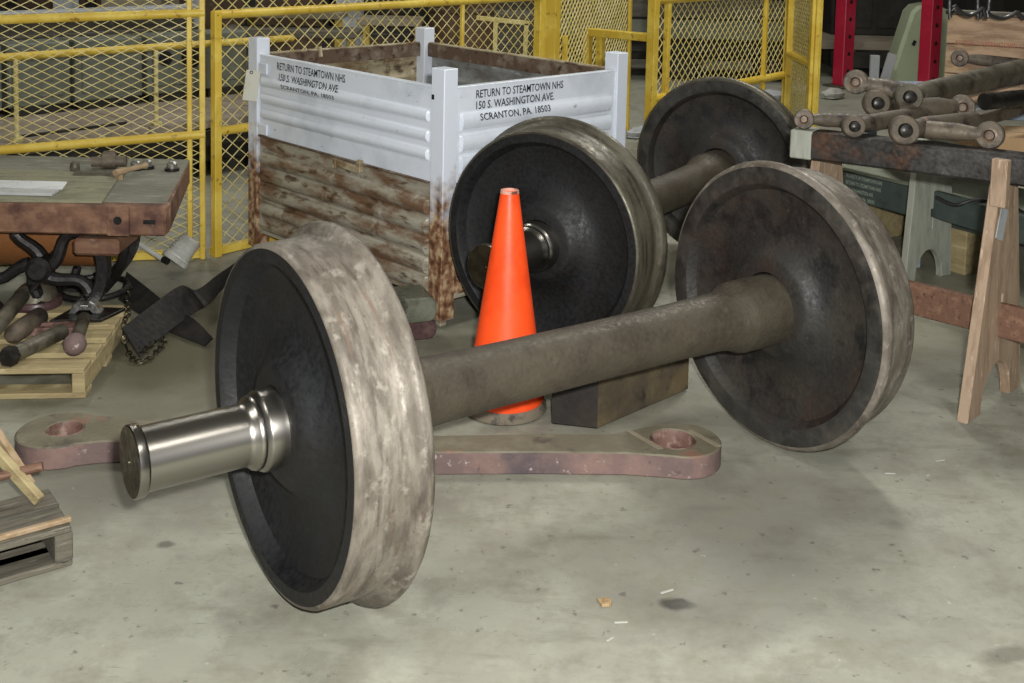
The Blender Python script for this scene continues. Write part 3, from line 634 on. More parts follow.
# tools on the deck
def small(name, label, cat, px, z=FZ, rz=0):
    p = at(px[0], px[1], z); return thing(name, label, cat, (p.x, p.y, z), rz)
t = small('bolt', 'round-headed dark bolt, leftmost of the hardware on the cart deck', 'bolt', (75, 172)); bm = BM(); rod(bm, (0, 0, 0), (0, 0, .02), .02, n=6); lathe(bm, [(.018, .018), (.034, .016), (.042, .008), (.044, 0)], up, 16); obj('bolt_head', bm, 'steel_rod', t)
t = small('pipe_wrench', 'grey worn wrench lying flat among the hardware on the cart', 'wrench', (97, 177), rz=.1)
obj('handle', cprism([[(-.085, -.012), (.05, -.014), (.085, -.022), (.10, -.01), (.07, 0), (.10, .012), (.085, .022), (.05, .012), (-.085, .012)]], .02, .003), 'steel_rod', t)
t = small('pipe_union', 'brown pipe union fitting with a collar, back of the cart deck', 'fitting', (108, 169), rz=.2)
bm = BM(); lathe(bm, [(-.06, 0), (-.06, .02), (-.02, .02), (-.02, .03), (.03, .03), (.03, .022), (.07, .022), (.07, 0)], T((0, 0, .03)), 16); box(bm, (.05, .05, .05), T((.0, .02, .04)), .006); obj('fitting_body', bm, 'steel_brown', t)
t = small('steel_pin', 'tan steel pin with a bright tip lying diagonally on the cart deck', 'pin', (119, 180), rz=1.15)
bm = BM(); lathe(bm, [(-.02, 0), (-.02, .013), (.03, .015), (.04, .010), (.12, .010), (.14, .014), (.14, 0)], T((0, 0, .03)), 14); box(bm, (.02, .02, .02), T((0, 0, .01))); obj('pin_body', bm, 'wood_edge', t)
for lb, px_ in (('polished steel nut on a black washer, left of three', (136, 170)), ('polished steel nut on a black washer, middle of three', (147, 169)), ('polished steel nut on a black washer, nearest the deck end', (172, 171))):
    t = small('steel_nut', lb+' on the cart', 'nut', px_)
    bm = BM(); rod(bm, (0, 0, 0), (0, 0, .012), .028, n=16); obj('washer', bm, 'knob_black', t)
    bm = BM(); lathe(bm, [(.012, 0), (.012, .019), (.030, .02), (.038, .012), (.04, 0)], up, 12); obj('nut_body', bm, 'bright_steel', t)

# ------------------------------------------------------------------ leather straps and chain
def ribbon(pts, wdir, th=.006):
    """pts: centre points, wdir list of half-width vectors"""
    bm = BM(); rows = []
    for i, (p, w_) in enumerate(zip(pts, wdir)):
        d = (pts[min(i+1, len(pts)-1)]-pts[max(i-1, 0)]).normalized(); n = d.cross(w_).normalized()*th/2
        rows.append([bm.verts.new(p+w_+n), bm.verts.new(p-w_+n), bm.verts.new(p-w_-n), bm.verts.new(p+w_-n)])
    for a, b in zip(rows, rows[1:]):
        for k in range(4): bm.faces.new((a[k], a[(k+1) % 4], b[(k+1) % 4], b[k]))
    bm.faces.new(rows[0]); bm.faces.new(rows[-1]); return bm
def strap(label, ctl, nm='leather_strap'):
    """ctl: (px_top, px_bottom, z_top, z_bottom)"""
    P = []; W = []
    tp_ = [at(a[0], a[1], zt) for a, b, zt, zb in ctl]; bt = [at(b[0], b[1], zb) for a, b, zt, zb in ctl]
    tp_ = smooth_pts(tp_, 5); bt = smooth_pts(bt, 5)
    c0 = bt[0]; t = thing(nm, label, 'strap', (c0.x, c0.y, 0))
    P = [(a+b)/2-Vector((c0.x, c0.y, 0)) for a, b in zip(tp_, bt)]; W = [(a-b)/2 for a, b in zip(tp_, bt)]
    obj('strap_band', ribbon(P, W), 'leather_black', t); return t
strap('wide black leather strap slanting up to the right, uppermost of the crossed straps', [((122, 328), (140, 357), .09, .02), ((150, 307), (162, 337), .10, .03), ((180, 286), (194, 313), .12, .04), ((196, 290), (208, 305), .12, .06), ((216, 276), (222, 290), .12, .08), ((236, 262), (240, 274), .12, .08)])
strap('black leather strap running down to the right beneath the other strap', [((127, 272), (119, 300), .06, .0), ((150, 290), (140, 315), .05, .0), ((172, 308), (160, 328), .035, .0), ((195, 320), (180, 336), .05, .01), ((213, 338), (205, 346), .03, .008)])
t = thing('steel_chain', 'dark steel chain hanging off the strap end and heaped on the floor', 'chain', at(140, 352))
c0 = Vector(t.location)
pts = smooth_pts([at(129, 287, .10), at(127, 303, .11), at(129, 314, .11), at(124, 322, .10), at(124, 335, .06), at(128, 352, .012), at(136, 361, .012), at(148, 360, .012), at(158, 350, .014), at(165, 343, .012), at(160, 338, .014), at(150, 346, .028), at(140, 352, .03), at(134, 342, .03), at(142, 338, .02), at(152, 342, .03), at(160, 345, .03)], 4)
# resample
acc = [pts[0]]; d_ = 0
for a, b in zip(pts, pts[1:]):
    d_ += (b-a).length
    if d_ >= .019: acc.append(b); d_ = 0
lm = None
for i in range(len(acc)-1):
    a, b = acc[i]-c0, acc[i+1]-c0; fr = frame_from(a, b)
    if lm is None:
        o = obj('link', torus(BM(), .0095, .0028, Matrix(), 12, 5, 1.45), 'chain_steel', t); lm = o.data
    else:
        o = bpy.data.objects.new('link', lm); COL.objects.link(o); o.parent = t
    o.matrix_local = Matrix.Translation((a+b)/2) @ fr.to_3x3().to_4x4() @ Matrix.Rotation((i % 2)*PI/2+.4, 4, 'X')

# ------------------------------------------------------------------ white ribbed cup with handle by the fence
p = at(173, 276); t = thing('ribbed_lamp', 'white ribbed cup-shaped fitting with a thin white handle lying by the yellow fence', 'lamp', (p.x, p.y, 0), 0)
ax_ = frame_from(Vector((.02, .02, .078)), Vector((-.06, .04, .135))) if False else frame_from(Vector((.0, .03, .06)), Vector((.05, .07, .13)))
pr = [(-.01, 0), (-.01, .058), (.006, .062), (.012, .056)]
for k in range(7): pr += [(.02+k*.012, .056-.0015*k), (.026+k*.012, .051-.0015*k)]
pr += [(.108, .044), (.108, 0)]
obj('cup', lathe(BM(), pr, ax_, 32), 'white_plastic', t)
bm = BM(); rod(bm, (-.05, .04, .055), (-.18, .08, .12), .011, n=10); obj('handle', bm, 'white_plastic', t)
bm = BM(); rod(bm, (-.03, .03, .05), (-.055, .043, .058), .014, n=10); obj('ferrule', bm, 'knob_black', t)

# ------------------------------------------------------------------ yellow fences
def clip(u0, v0, du, dv, U, V):
    t0, t1 = -1e9, 1e9
    for p, d, hi in ((u0, du, U), (v0, dv, V)):
        if abs(d) < 1e-9: continue
        a, b = (0-p)/d, (hi-p)/d
        if a > b: a, b = b, a
        t0, t1 = max(t0, a), min(t1, b)
    return (t0, t1) if t1-t0 > 1e-3 else None
def wire_mesh(parent, org, ux, uz, U, V, dw, dh, r=.0022):
    """diamond mesh: rhombi dw wide dh high, as crossing wires"""
    bm = BM(); vs = []
    un = ux.cross(uz).normalized()
    for sgn in (1, -1):
        du, dv = dw, sgn*dh; L = math.hypot(du, dv); du /= L; dv /= L
        k0 = -int(V/dh)-2; k1 = int(U/dw)+int(V/dh)+3
        for k in range(k0, k1):
            u0 = k*dw; v0 = 0
            c = clip(u0, v0, du, dv, U, V)
            if not c: continue
            a = org+ux*(u0+du*c[0])+uz*(dv*c[0]); b = org+ux*(u0+du*c[1])+uz*(dv*c[1])
            d = (b-a).normalized(); s1 = d.cross(un)*r; s2 = un*r*.7; off = un*(r*.6*sgn)
            q = [a+off+s1+s2, a+off-s1+s2, a+off-s1-s2, a+off+s1-s2, b+off+s1+s2, b+off-s1+s2, b+off-s1-s2, b+off+s1-s2]
            v = [bm.verts.new(x) for x in q]
            for f in ((0, 1, 5, 4), (1, 2, 6, 5), (2, 3, 7, 6), (3, 0, 4, 7)): bm.faces.new([v[i] for i in f])
    o = obj('wire_mesh', bm, 'yellow_wire', parent); o['kind'] = 'stuff'; return o
def fence(label, A, B, H, dw, dh, rails, posts, group='yellow mesh fence panels', z0=.03, rr=.02, wr=.0024, slope=None, mesh=True):
    A, B = Vector(A), Vector(B); A.z = B.z = 0; L = (B-A).length
    t = thing('mesh_fence', label, 'fence', A, math.atan2(B.y-A.y, B.x-A.x), group)
    if mesh: wire_mesh(t, Vector((0, .0, z0)), Vector((1, 0, 0)), Vector((0, 0, 1)), L, H-z0, dw, dh, wr)
    for z in rails:
        za, z = z if isinstance(z, tuple) else (z, z)
        bm = BM(); r_ = rr if z > .05 else .02
        if z > .05: rod(bm, (0, -.018, za), (L, -.018, z), r_, n=14)
        else: bar(bm, (0, -.0, .02), (L, 0, .02), .04, .035, .003)
        obj('rail', bm, 'yellow_paint', t)
    for u, wd, h_, *rest in posts:
        bm = BM(); dpt = rest[0] if rest else wd
        lean = rest[1] if len(rest) > 1 else 0
        bar(bm, (u, -.02, 0), (u+lean, -.02, h_), dpt, wd, .003, up=Vector((1, 0, 0))) 
        obj('fence_post', bm, 'yellow_paint', t)
    return t
F1 = Vector((-1.383, 5.035, 0)); FL = Vector((-2.9, 4.72, 0)); F2 = Vector((.09, 6.80, 0))
LL = (F1-FL).length
fence('yellow mesh fence panel behind the cart, at left', FL, F1, 1.5, .08, .040, (.01, (.45, .555), (1.02, 1.085)), [(LL-.065, .022, 1.55), (LL-.012, .024, 1.55)], wr=.0017)
L2 = (F2-F1).length
fence('yellow mesh fence panel behind the white bin', F1+Vector((.02, .02, 0)), F2, 1.5, .074, .062, (.01, .56, 1.075), [(.012, .036, 1.09), (1.58, .02, 1.5), (L2-.06, .05, 1.5)], wr=.0019)
F3 = atY(628, 100, 8.5); F3.z = 0
fence('finely meshed yellow fence panel between the bin and the open gap', F2+Vector((.03, .03, 0)), F3, 1.5, .066, .055, (.01,), [(.04, .09, 1.5), (.30, .03, .82), ((F3-F2).length-.1, .045, 1.5, .02, -.05)], wr=.004)
# low yellow barrier
G0 = atY(588, 40, 7.6); G1 = atY(652, 40, 7.3); G0.z = G1.z = 0
tb = thing('pipe_barrier', 'short yellow square-tube barrier behind the right corner of the bin', 'barrier', G0, math.atan2(G1.y-G0.y, G1.x-G0.x))
Lg = (G1-G0).length
bm = BM(); bar(bm, (0, 0, .80), (Lg, 0, .80), .06, .05, .004); obj('top_rail', bm, 'yellow_paint', tb)
for u in (.0, .1):
    bm = BM(); bar(bm, (u, 0, 0), (u, 0, .79), .05, .045, .004, up=Vector((1, 0, 0))); obj('barrier_post', bm, 'yellow_paint', tb)
H0 = atY(650, 40, 7.1); H1 = atY(787, 40, 8.5); H0.z = H1.z = 0; LH = (H1-H0).length
fence('yellow mesh gate behind the rear wheelset', H0, H1, 1.04, .07, .068, (.44, 1.05), [(.0, .055, 1.4), (.16, .035, 1.4), (LH*.79, .03, 1.4), (LH-.02, .05, 1.4)], rr=.028, wr=.0026, z0=.44)
J1 = atY(818, 60, 7.7); J1.z = 0; LJ = (J1-H1).length
fence('narrow dense yellow mesh panel beside the left red post', H1+Vector((.02, -.03, 0)), J1, 1.5, .05, .06, (.6,), [(.05, .05, 1.5), (LJ-.05, .07, 1.5), (LJ-.0, .03, 1.5)], rr=.03, wr=.004)

# ------------------------------------------------------------------ low flat wagon behind left fence
W0 = at(0, 145, .35); W1 = at(250, 115, .35); e = (W1-W0).normalized(); yaw = math.atan2(e.y, e.x)
t = thing('flat_wagon', 'long low flat wagon with a dusty deck and dark sides beyond the left fence', 'wagon', (W0.x, W0.y, 0), yaw)
for i in range(6):
    bm = BM(); x0 = -1.6+i*.8; box(bm, (.79, .95, .05), T((x0+.4, .475, .325)), .004); obj('deck_plank', bm, 'deck_dust', t)
bm = BM(); box(bm, (4.8, .05, .09), T((.8, .0, .25)), .004); obj('side_sill', bm, 'machine_dark', t)
bm = BM(); box(bm, (4.6, .8, .10), T((.8, .5, .14))); obj('underframe', bm, 'machine_dark', t)
for x in (-1, .5, 1.6, 2.8):
    for y in (.15, .85):
        bm = BM(); rod(bm, (x, y-.03, .09), (x, y+.03, .09), .09, n=20); obj('wagon_wheel', bm, 'machine_dark', t)
bm = BM(); bar(bm, (.15, .12, .357), (.75, .16, .357), .02, .014, .002); tt = thing('scrap_bar', 'thin dark scrap bar lying on the dusty wagon deck', 'bar', (W0.x, W0.y, 0), yaw); obj('bar_body', bm, 'machine_dark', tt)
# railing on the wagon edge
rl = thing('guard_rail', 'yellow guard rail with two thin uprights on the edge of the flat wagon', 'railing', (W0.x, W0.y, .35), yaw)
bm = BM(); rod(bm, (-1.5, .03, .43), (1.75, .03, .43), .020, n=12); obj('rail', bm, 'yellow_paint', rl)
Mi = (Matrix.Translation(Vector((W0.x, W0.y, 0))) @ Matrix.Rotation(yaw, 4, 'Z')).inverted()
for px_, py_ in ((9, 139), (152, 124)):
    q = Mi @ at(px_, py_, .35)
    bm = BM(); rod(bm, (q.x, .03, .0), (q.x, .03, .43), .012, n=10); o = obj('upright', bm, 'yellow_wire', rl)
    bm = BM(); box(bm, (.05, .05, .02), T((q.x, .03, .011)), .003); obj('socket', bm, 'yellow_wire', o)
# grey machine cabinets on the deck behind
def q2l(px, py, depth):  # local x at which the view ray meets local y=depth
    n = Vector((-e.y, e.x, 0)); p = plane_hit(px, py, W0+n*depth, n); return (Mi @ p)
edges_px = [-60, 6, 74, 146, 205, 250]
for i in range(5):
    a = q2l(edges_px[i], 90, .72); b = q2l(edges_px[i+1], 90, .72)
    c = (Matrix.Translation(Vector((W0.x, W0.y, 0))) @ Matrix.Rotation(yaw, 4, 'Z')) @ Vector(((a.x+b.x)/2, .84, .35))
    lbs = ['grey-green machine cabinet at the picture edge on the wagon', 'grey-green machine cabinet right of the first yellow upright', 'grey-green machine cabinet in the middle of the wagon', 'grey machine cabinet with two dark round holes', 'grey machine cabinet nearest the corner of the fence']
    t = thing('machine_cabinet', lbs[i], 'cabinet', c, yaw, 'machine cabinets on the flat wagon')
    w_ = b.x-a.x-.03; hh = .36
    bm = BM(); box(bm, (w_, .22, hh), T((0, 0, hh/2+.05)), .008); obj('housing', bm, 'machine_grey', t)
    bm = BM(); box(bm, (w_-.08, .01, hh-.1), T((0, -.114, hh/2+.05)), .004); obj('door_panel', bm, 'machine_grey', t)
    bm = BM(); box(bm, (w_-.04, .2, .05), T((0, 0, .025)), .004); obj('plinth', bm, 'machine_dark', t)
    if i == 3:
        for x_, r_ in ((-.07, .045), (.11, .07)):
            bm = BM(); rod(bm, (x_, -.118, .27), (x_, -.126, .27), r_, n=24); rod(bm, (x_, -.12, .27), (x_, -.15, .27), r_*.35, n=12); obj('round_port', bm, 'hole_dark', t)
Mw = (Matrix.Translation(Vector((W0.x, W0.y, 0))) @ Matrix.Rotation(yaw, 4, 'Z'))
t = thing('steel_beam', 'long brown-grey steel beam with a pale top edge above the machine cabinets', 'beam', (W0.x, W0.y, 0), yaw)
bm = BM(); box(bm, (3.3, .10, .12), T((.05, 1.12, .83)), .004); obj('web', bm, 'bed_steel', t)
bm = BM(); box(bm, (3.3, .16, .02), T((.05, 1.10, .90)), .003); obj('flange', bm, 'post_white', t)['label'] = 'pale top flange'
bm = BM(); box(bm, (3.3, .18, .02), T((.05, 1.10, .765)), .003); obj('flange', bm, 'bed_steel', t)
for x in (-1.4, .3, 1.6):
    bm = BM(); box(bm, (.08, .08, .755), T((x, 1.14, .3775))); obj('beam_leg', bm, 'machine_dark', t)
# shelves / equipment further back, left
def gbox(name, label, cat, px0, px1, y_top, Y, zb, dpt, mt, grp=None, panels=0, pm=None, extra=None):
    a = atY(px0, y_top, Y); b = atY(px1, y_top, Y); zt = (a.z+b.z)/2
    t = thing(name, label, cat, ((a.x+b.x)/2, Y+dpt/2, zb), 0, grp); w_ = b.x-a.x; h_ = zt-zb
    bm = BM(); box(bm, (w_, dpt, h_), T((0, 0, h_/2)), min(.01, w_*.1)); obj('body', bm, mt, t)
    for k in range(panels):
        pw = w_/panels; bm = BM(); box(bm, (pw*.86, .012, h_*.84), T((-w_/2+pw*(k+.5), -dpt/2-.005, h_/2)), .003); obj('panel', bm, pm or mt, t)
    return t
def column(label, px, Y, wd, mt, ztop=5.0, px2=None):
    a = atY(px, 0, Y); t = thing('steel_column', label, 'column', (a.x, Y, 0))
    bm = BM(); box(bm, (wd, .02, ztop), T((0, -wd/2, ztop/2))); box(bm, (wd, .02, ztop), T((0, wd/2, ztop/2))); box(bm, (.02, wd, ztop), T((0, 0, ztop/2))); obj('column_section', bm, mt, t)
    bm = BM(); box(bm, (wd*1.5, wd*1.5, .03), T((0, 0, .015)), .004); obj('base_plate', bm, mt, t)
column('pale grey steel column behind the left fence, left of two', 66, 8.6, .13, 'post_white')
column('narrow white steel column close to the double fence posts', 195, 8.8, .09, 'post_white')
column('white steel column seen through the mesh above the bin', 350, 9.2, .19, 'post_white')
gbox('equipment_case', 'beige equipment case behind the left fence', 'case', 100, 160, -30, 8.8, .0, .5, 'beige', panels=1)
gbox('equipment_case', 'brown equipment case between the pale column and the beige case', 'case', 76, 96, 22, 9.0, .0, .5, 'machine_brown')
gbox('machine_bed', 'long dark machine bed far behind the left fence', 'machine', -120, 60, 12, 9.3, .0, .6, 'machine_dark', panels=5, pm='machine_grey')
gbox('equipment_case', 'grey case just left of the narrow white column', 'case', 150, 182, -10, 9.6, 0, .4, 'machine_brown')
for i, (x0, x1, yt, Y_, mt_, lb) in enumerate(((240, 345, 12, 8.6, 'beige', 'uppermost beige plank of the rack seen above the bin'), (225, 360, 30, 8.4, 'wood_grey', 'grey weathered plank of the rack seen above the bin'), (360, 422, 20, 8.8, 'beige', 'pale plank right of the white column'))):
    a = atY(x0, yt, Y_); b = atY(x1, yt, Y_); tt = thing('rack_shelf', lb, 'shelf', ((a.x+b.x)/2, Y_, 0))
    bm = BM(); box(bm, (b.x-a.x, .35, .05), T((0, 0, a.z)), .004); obj('shelf_plank', bm, mt_, tt)
    for s in (-.42, .42):
        bm = BM(); box(bm, (.05, .05, a.z-.025), T(((b.x-a.x)*s, .1, (a.z-.025)/2))); obj('shelf_leg', bm, 'yellow_paint', tt)
a = atY(462, 10, 9.0); t = thing('brown_drum', 'round brown steel drum behind the mesh, above the bin', 'drum', (a.x, 9.0, 0))
obj('drum_body', lathe(BM(), [(0, 0), (0, .25), (.02, .26), (.35, .25), (.36, .262), (.38, .262), (.39, .25), (.8, .25), (.81, .262), (.83, .262), (.84, .25), (1.08, .25), (1.09, .262), (1.10, .25), (1.09, .24), (1.09, 0)], up, 40), 'machine_brown', t)
gbox('machine_bed', 'dark low machine behind the mesh above the bin', 'machine', 255, 545, 34, 10.2, 0, .6, 'machine_dark', panels=4, pm='machine_brown')
gbox('timber_stack', 'light stack of boards behind the fine mesh panel', 'timber', 480, 560, 14, 9.6, 0, .4, 'wood_grey', panels=0)
# yellow frame bits seen through mid panel
a = atY(500, 20, 7.9); t = thing('yellow_frame', 'leaning yellow angle-iron frame behind the mesh at the bin corner', 'frame', (a.x, 7.9, 0))
for x0, z0, x1, z1 in ((-.16, .85, .2, .82), (-.03, 0, -.03, .83), (.16, 0, .18, .82)):
    bm = BM(); bar(bm, (x0, 0, z0), (x1, 0, z1), .03, .03, .002, up=Vector((0, 1, 0))); obj('frame_bar', bm, 'yellow_wire', t)
# dark wagon side beyond, right half
t = thing('rail_wagon', 'long dark grey-green rail wagon side beyond the yellow gate', 'wagon', (.95, 11.2, 0))
for i, (z0, z1, mt_) in enumerate(((.42, .60, 'machine_grey'), (.62, .80, 'bed_steel'), (.82, 1.0, 'machine_grey'), (1.02, 1.18, 'machine_dark'))):
    bm = BM(); box(bm, (3.6, .08, z1-z0), T((.0, -.02*(i % 2), (z0+z1)/2)), .006); obj('side_plank', bm, mt_, t)
bm = BM(); box(bm, (3.6, .8, .14), T((0, .45, .35))); obj('underframe', bm, 'machine_dark', t)
for x in (-1.4, -.5, .6, 1.5):
    bm = BM(); rod(bm, (x, .15, .2), (x, .27, .2), .2, n=28); obj('wagon_wheel', bm, 'machine_dark', t)
for px_, lb in ((722, 'lumpy white sack on the far wagon, left of three'), (741, 'lumpy white sack on the far wagon, middle of three'), (757, 'lumpy white sack on the far wagon, right of three')):
    a = atY(px_, 6, 11.25); tt = thing('white_sack', lb, 'sack', (a.x, 11.35, 1.18-.14+.0), 0, 'white sacks on the far wagon')
    bm = BM(); bmesh.ops.create_icosphere(bm, subdivisions=3, radius=.1)
    for v in bm.verts: v.co = Vector((v.co.x*.85, v.co.y*.6, v.co.z*.6+.2))*(1+.06*math.sin(v.co.x*40)*math.cos(v.co.z*33))
    obj('sack_body', bm, 'post_white', tt)
    tt.location.z = 1.18-.13
# pale platform with a dark front edge beyond the red posts
t = thing('loading_platform', 'pale dusty platform with a dark front edge behind the red posts', 'platform', (4.3, 12.2, 0))
a = atY(800, 50, 11.7); 
bm = BM(); box(bm, (3.4, 1.5, .08), T((.35, .3, a.z+.05)), .004); obj('platform_deck', bm, 'deck_dust', t)
bm = BM(); box(bm, (3.4, .08, .16), T((.5, -.47, a.z-.09)), .004); obj('front_edge', bm, 'machine_dark', t)
for x in (-.9, .3, 1.6):
    bm = BM(); box(bm, (.12, .12, a.z), T((x, .0, a.z/2))); obj('platform_leg', bm, 'beige', t)
gbox('machine_bed', 'dark machine on the far platform at upper right', 'machine', 835, 1010, -60, 12.5, a.z+.091, .6, 'machine_dark', panels=4)
gbox('machine_bed', 'dark bulky machine far behind the yellow gate', 'machine', 630, 830, -90, 13.0, 0, .8, 'machine_dark', panels=4)
gbox('machine_bed', 'dark bulky machine far back at left', 'machine', -150, 330, -90, 12.5, 0, .8, 'machine_dark', panels=6, pm='machine_brown')
gbox('machine_bed', 'brown bulky machine far back above the bin', 'machine', 340, 620, -90, 12.35, 0, .8, 'machine_brown', panels=5, pm='machine_dark')
# clutter on the floor at the far gap
for i, (px_, py_, w_, h_, mt_, lb) in enumerate(((800, 95, .25, .10, 'post_white', 'white lump on the floor under the far platform'), (640, 138, .20, .09, 'post_white', 'white lump on the floor in the fence gap'), (770, 100, .35, .10, 'post_white', 'white box on the floor behind the gate'), (833, 98, .3, .10, 'white_plastic', 'crumpled white bag at the foot of the left red post'))):
    p = at(px_, py_); tt = thing('floor_bag', lb, 'bag', (p.x, p.y, 0), .3*i)
    bm = BM(); bmesh.ops.create_icosphere(bm, subdivisions=3, radius=.5)
    for v in bm.verts:
        k = 1+.12*math.sin(v.co.x*13+i)*math.cos(v.co.y*11)+.08*math.sin(v.co.z*17); v.co = Vector((v.co.x*w_*k, v.co.y*w_*.6*k, max(0, (v.co.z+.35)*h_*k)))
    obj('bag_body', bm, mt_, tt)
# red perforated posts
for px_, pyb, lb in ((844, 87, 'red perforated square steel post, left of two'), (929, 96, 'red perforated square steel post in front of the pale green cover')):
    p = at(px_-2, pyb); wd = .135; t = thing('red_post', lb, 'post', (p.x, p.y, 0), .52, 'red perforated posts')
    bm = BM(); box(bm, (wd, wd, 3.2), T((0, 0, 1.62)), .006); obj('tube', bm, 'red_paint', t)
    bm = BM(); box(bm, (.26, .26, .02), T((0, 0, .01)), .003); obj('base_plate', bm, 'steel_rod', t)
    hm = None; k = 0
    for z in [.16+.165*i for i in range(9)]:
        for fx in (0, 1):
            mt = T((0, -wd/2-.0005, z), (0, 0, -PI/2)) if fx == 0 else T((wd/2+.0005, 0, z))
            o = obj('hole', lathe(BM(), [(0, 0), (0, .02), (-.02, .02)], mt, 14), 'hole_dark', t)
# pale green cover behind the second post
a = atY(905, 80, 11.1)
t = thing('pale_green_cover', 'pale green rounded metal cover leaning behind the right red post', 'cover', (a.x+.05, 11.15, 0))
def X_(px, py): return atY(px, py, 11.0)
ol = [X_(889, 82), X_(912, 12), X_(918, 6), X_(930, 4), X_(945, 8), X_(956, 14), X_(962, 82)]
pl = [(p.x-t.location.x, p.z) for p in ol]; pl = [(pl[0][0]-.0, 0)]+pl+[(pl[-1][0], 0)]
obj('cover_shell', cprism([pl], .30, .03, T((0, .15, 0), (PI/2, 0, 0))), 'pale_green', t)
bm = BM(); p = X_(914, 43); box(bm, (.03, .01, .05), T((p.x-t.location.x, -.152, p.z), (0, .4, 0))); obj('slot', bm, 'hole_dark', t)
for px_, py_, lb in ((873, 78, 'short white offcut standing on end, left of two near the red post'), (881, 76, 'short white offcut leaning right beside its twin')):
    p = at(px_, py_+16); tt = thing('white_offcut', lb, 'offcut', (p.x, p.y, 0))
    bm = BM(); bar(bm, (0, 0, 0), ((.0 if px_ < 875 else .09), 0, .36), .05, .08, .004, up=Vector((1, 0, 0))); obj('offcut_body', bm, 'post_white', tt)

# ------------------------------------------------------------------ right: workbench, crate, trunk, sawhorses, rods
t = thing('work_table', 'steel work table with a blue-grey top behind the sawhorses', 'table', (2.45, 5.45, 0))
bm = BM(); box(bm, (1.4, 1.0, .03), T((0, 0, .725)), .004); obj('table_top', bm, 'blue_grey', t)
for sx in (-1, 1):
    for sy in (-1, 1):
        bm = BM(); box(bm, (.05, .05, .71), T((sx*.67, .45 if sy > 0 else -.29, .355)), .003); obj('leg', bm, 'blue_grey', t)
# wooden crate with faded red lettering
a = atY(948, 14, 5.25); zb = .741
t = thing('wooden_crate', 'old wooden crate with faded red lettering at upper right', 'crate', (a.x, 5.25, zb), -.40)
hC = a.z-zb; nC = 3
for k in range(nC):
    bm = BM(); box(bm, (.62, .018, hC/nC-.004), T((.31, 0, hC/nC*(k+.5))), .002); obj('plank', bm, 'crate_wood', t)
    bm = BM(); box(bm, (.018, .32, hC/nC-.004), T((.009, .17, hC/nC*(k+.5))), .002); obj('plank', bm, 'crate_wood', t)
    bm = BM(); box(bm, (.62, .018, hC/nC-.004), T((.31, .34, hC/nC*(k+.5))), .002); obj('plank', bm, 'crate_wood', t)
bm = BM(); box(bm, (.62, .34, .02), T((.31, .17, .01))); obj('bottom', bm, 'crate_wood', t)
bm = BM(); box(bm, (.64, .05, .02), T((.31, .01, hC+.01)), .002); obj('top_batten', bm, 'wood_grey', t)
tb_ = text_bm('RETURN TO STEAMTOWN', .255, .022, .02); tb_.transform(T((.04, -.0105, hC*.66), (PI/2, 0, 0))); obj('red_lettering', tb_, 'crate_red', t)['label'] = 'faded red stencilled words'
tb_ = text_bm('SCRANTON', .10, .014, .02); tb_.transform(T((.215, -.0105, hC*.22), (PI/2, 0, 0))); obj('dark_lettering', tb_, 'wood_grey', t)
# hoses above the crate
for pts_, lb in (([(950, -8), (955, 6), (968, 15), (982, 8), (990, -8)], 'black rubber hose hanging in a loop at the top, left of two'), ([(978, -8), (984, 10), (1000, 18), (1016, 12), (1030, -10)], 'black rubber hose hanging in a loop above the crate, right of two')):
    P = [atY(x, y, 4.75 if pts_[0][0] < 960 else 4.86) for x, y in pts_]; c0 = Vector((P[0].x, P[0].y, P[2].z))
    P = [P[0]+Vector((0, .05, 1.2))]+P+[P[-1]+Vector((0, .05, 1.2))]
    t = thing('rubber_hose', lb, 'hose', c0); obj('hose_loop', tube(BM(), smooth_pts([p-c0 for p in P], 6), .008, 8), 'rubber_hose', t)
# cardboard on the table and tin
t = thing('cardboard_box', 'flat tan cardboard box behind the blackened beam, at right', 'box', (1.97, 4.50, .681), .12)
bm = BM(); box(bm, (.52, .26, .06), T((0, 0, .03)), .003); obj('carton', bm, 'cardboard', t)
bm = BM(); box(bm, (.525, .05, .002), T((0, 0, .061))); obj('tape', bm, 'wood_edge', t)

# green trunk with white stencil
p0 = atY(838, 205, 5.5)
TZ0, TZ1 = .20, .36
A = atY(838, 172, 5.35); B = atY(1024, 215, 4.9)
A = at(838, 158, TZ1+.0); 
TF = at(838, 165, TZ1); TR = at(1060, 218, TZ1); yawt = math.atan2(TR.y-TF.y, TR.x-TF.x)
t = thing('steel_chest', 'long dark green steel chest with pale stencilled lines behind the sawhorses', 'chest', (TF.x, TF.y, 0), yawt)
TL = (TR-TF).length+.2
bm = BM(); box(bm, (TL, .36, TZ1-TZ0-.02), T((TL/2-.05, .18, (TZ0+TZ1-.02)/2)), .008); obj('chest_body', bm, 'trunk_green', t)
bm = BM(); box(bm, (TL+.01, .37, .02), T((TL/2-.05, .18, TZ1-.01)), .004); obj('lid', bm, 'trunk_lid', t)['label'] = 'lighter grey-green lid'
for x in (.1, TL*.5, TL-.25):
    bm = BM(); box(bm, (.1, .34, TZ0-.001), T((x, .18, (TZ0-.001)/2)), .004); tk = thing('timber_support', ['tan timber support under the left end of the green chest', 'tan timber support under the middle of the green chest', 'tan timber support under the right end of the green chest'][[.1, TL*.5, TL-.25].index(x)], 'timber', (TF.x, TF.y, 0), yawt, 'timber supports under the green chest'); obj('timber', bm, 'wood_pine', tk)
for k, (s, w_) in enumerate((('PROPERTY OF STEAMTOWN NHS', .215), ('RETURN TO STEAMTOWN NHS', .21), ('150 S. WASHINGTON AVE', .165), ('SCRANTON PA 18503', .175))):
    b_ = text_bm(s, w_, .018, .01); b_.transform(T((.055, -.0012, TZ1-.048-.033*k), (PI/2, 0, 0))); obj('stencil_lettering', b_, 'trunk_letters', t)['label'] = 'pale stencilled line on the chest'

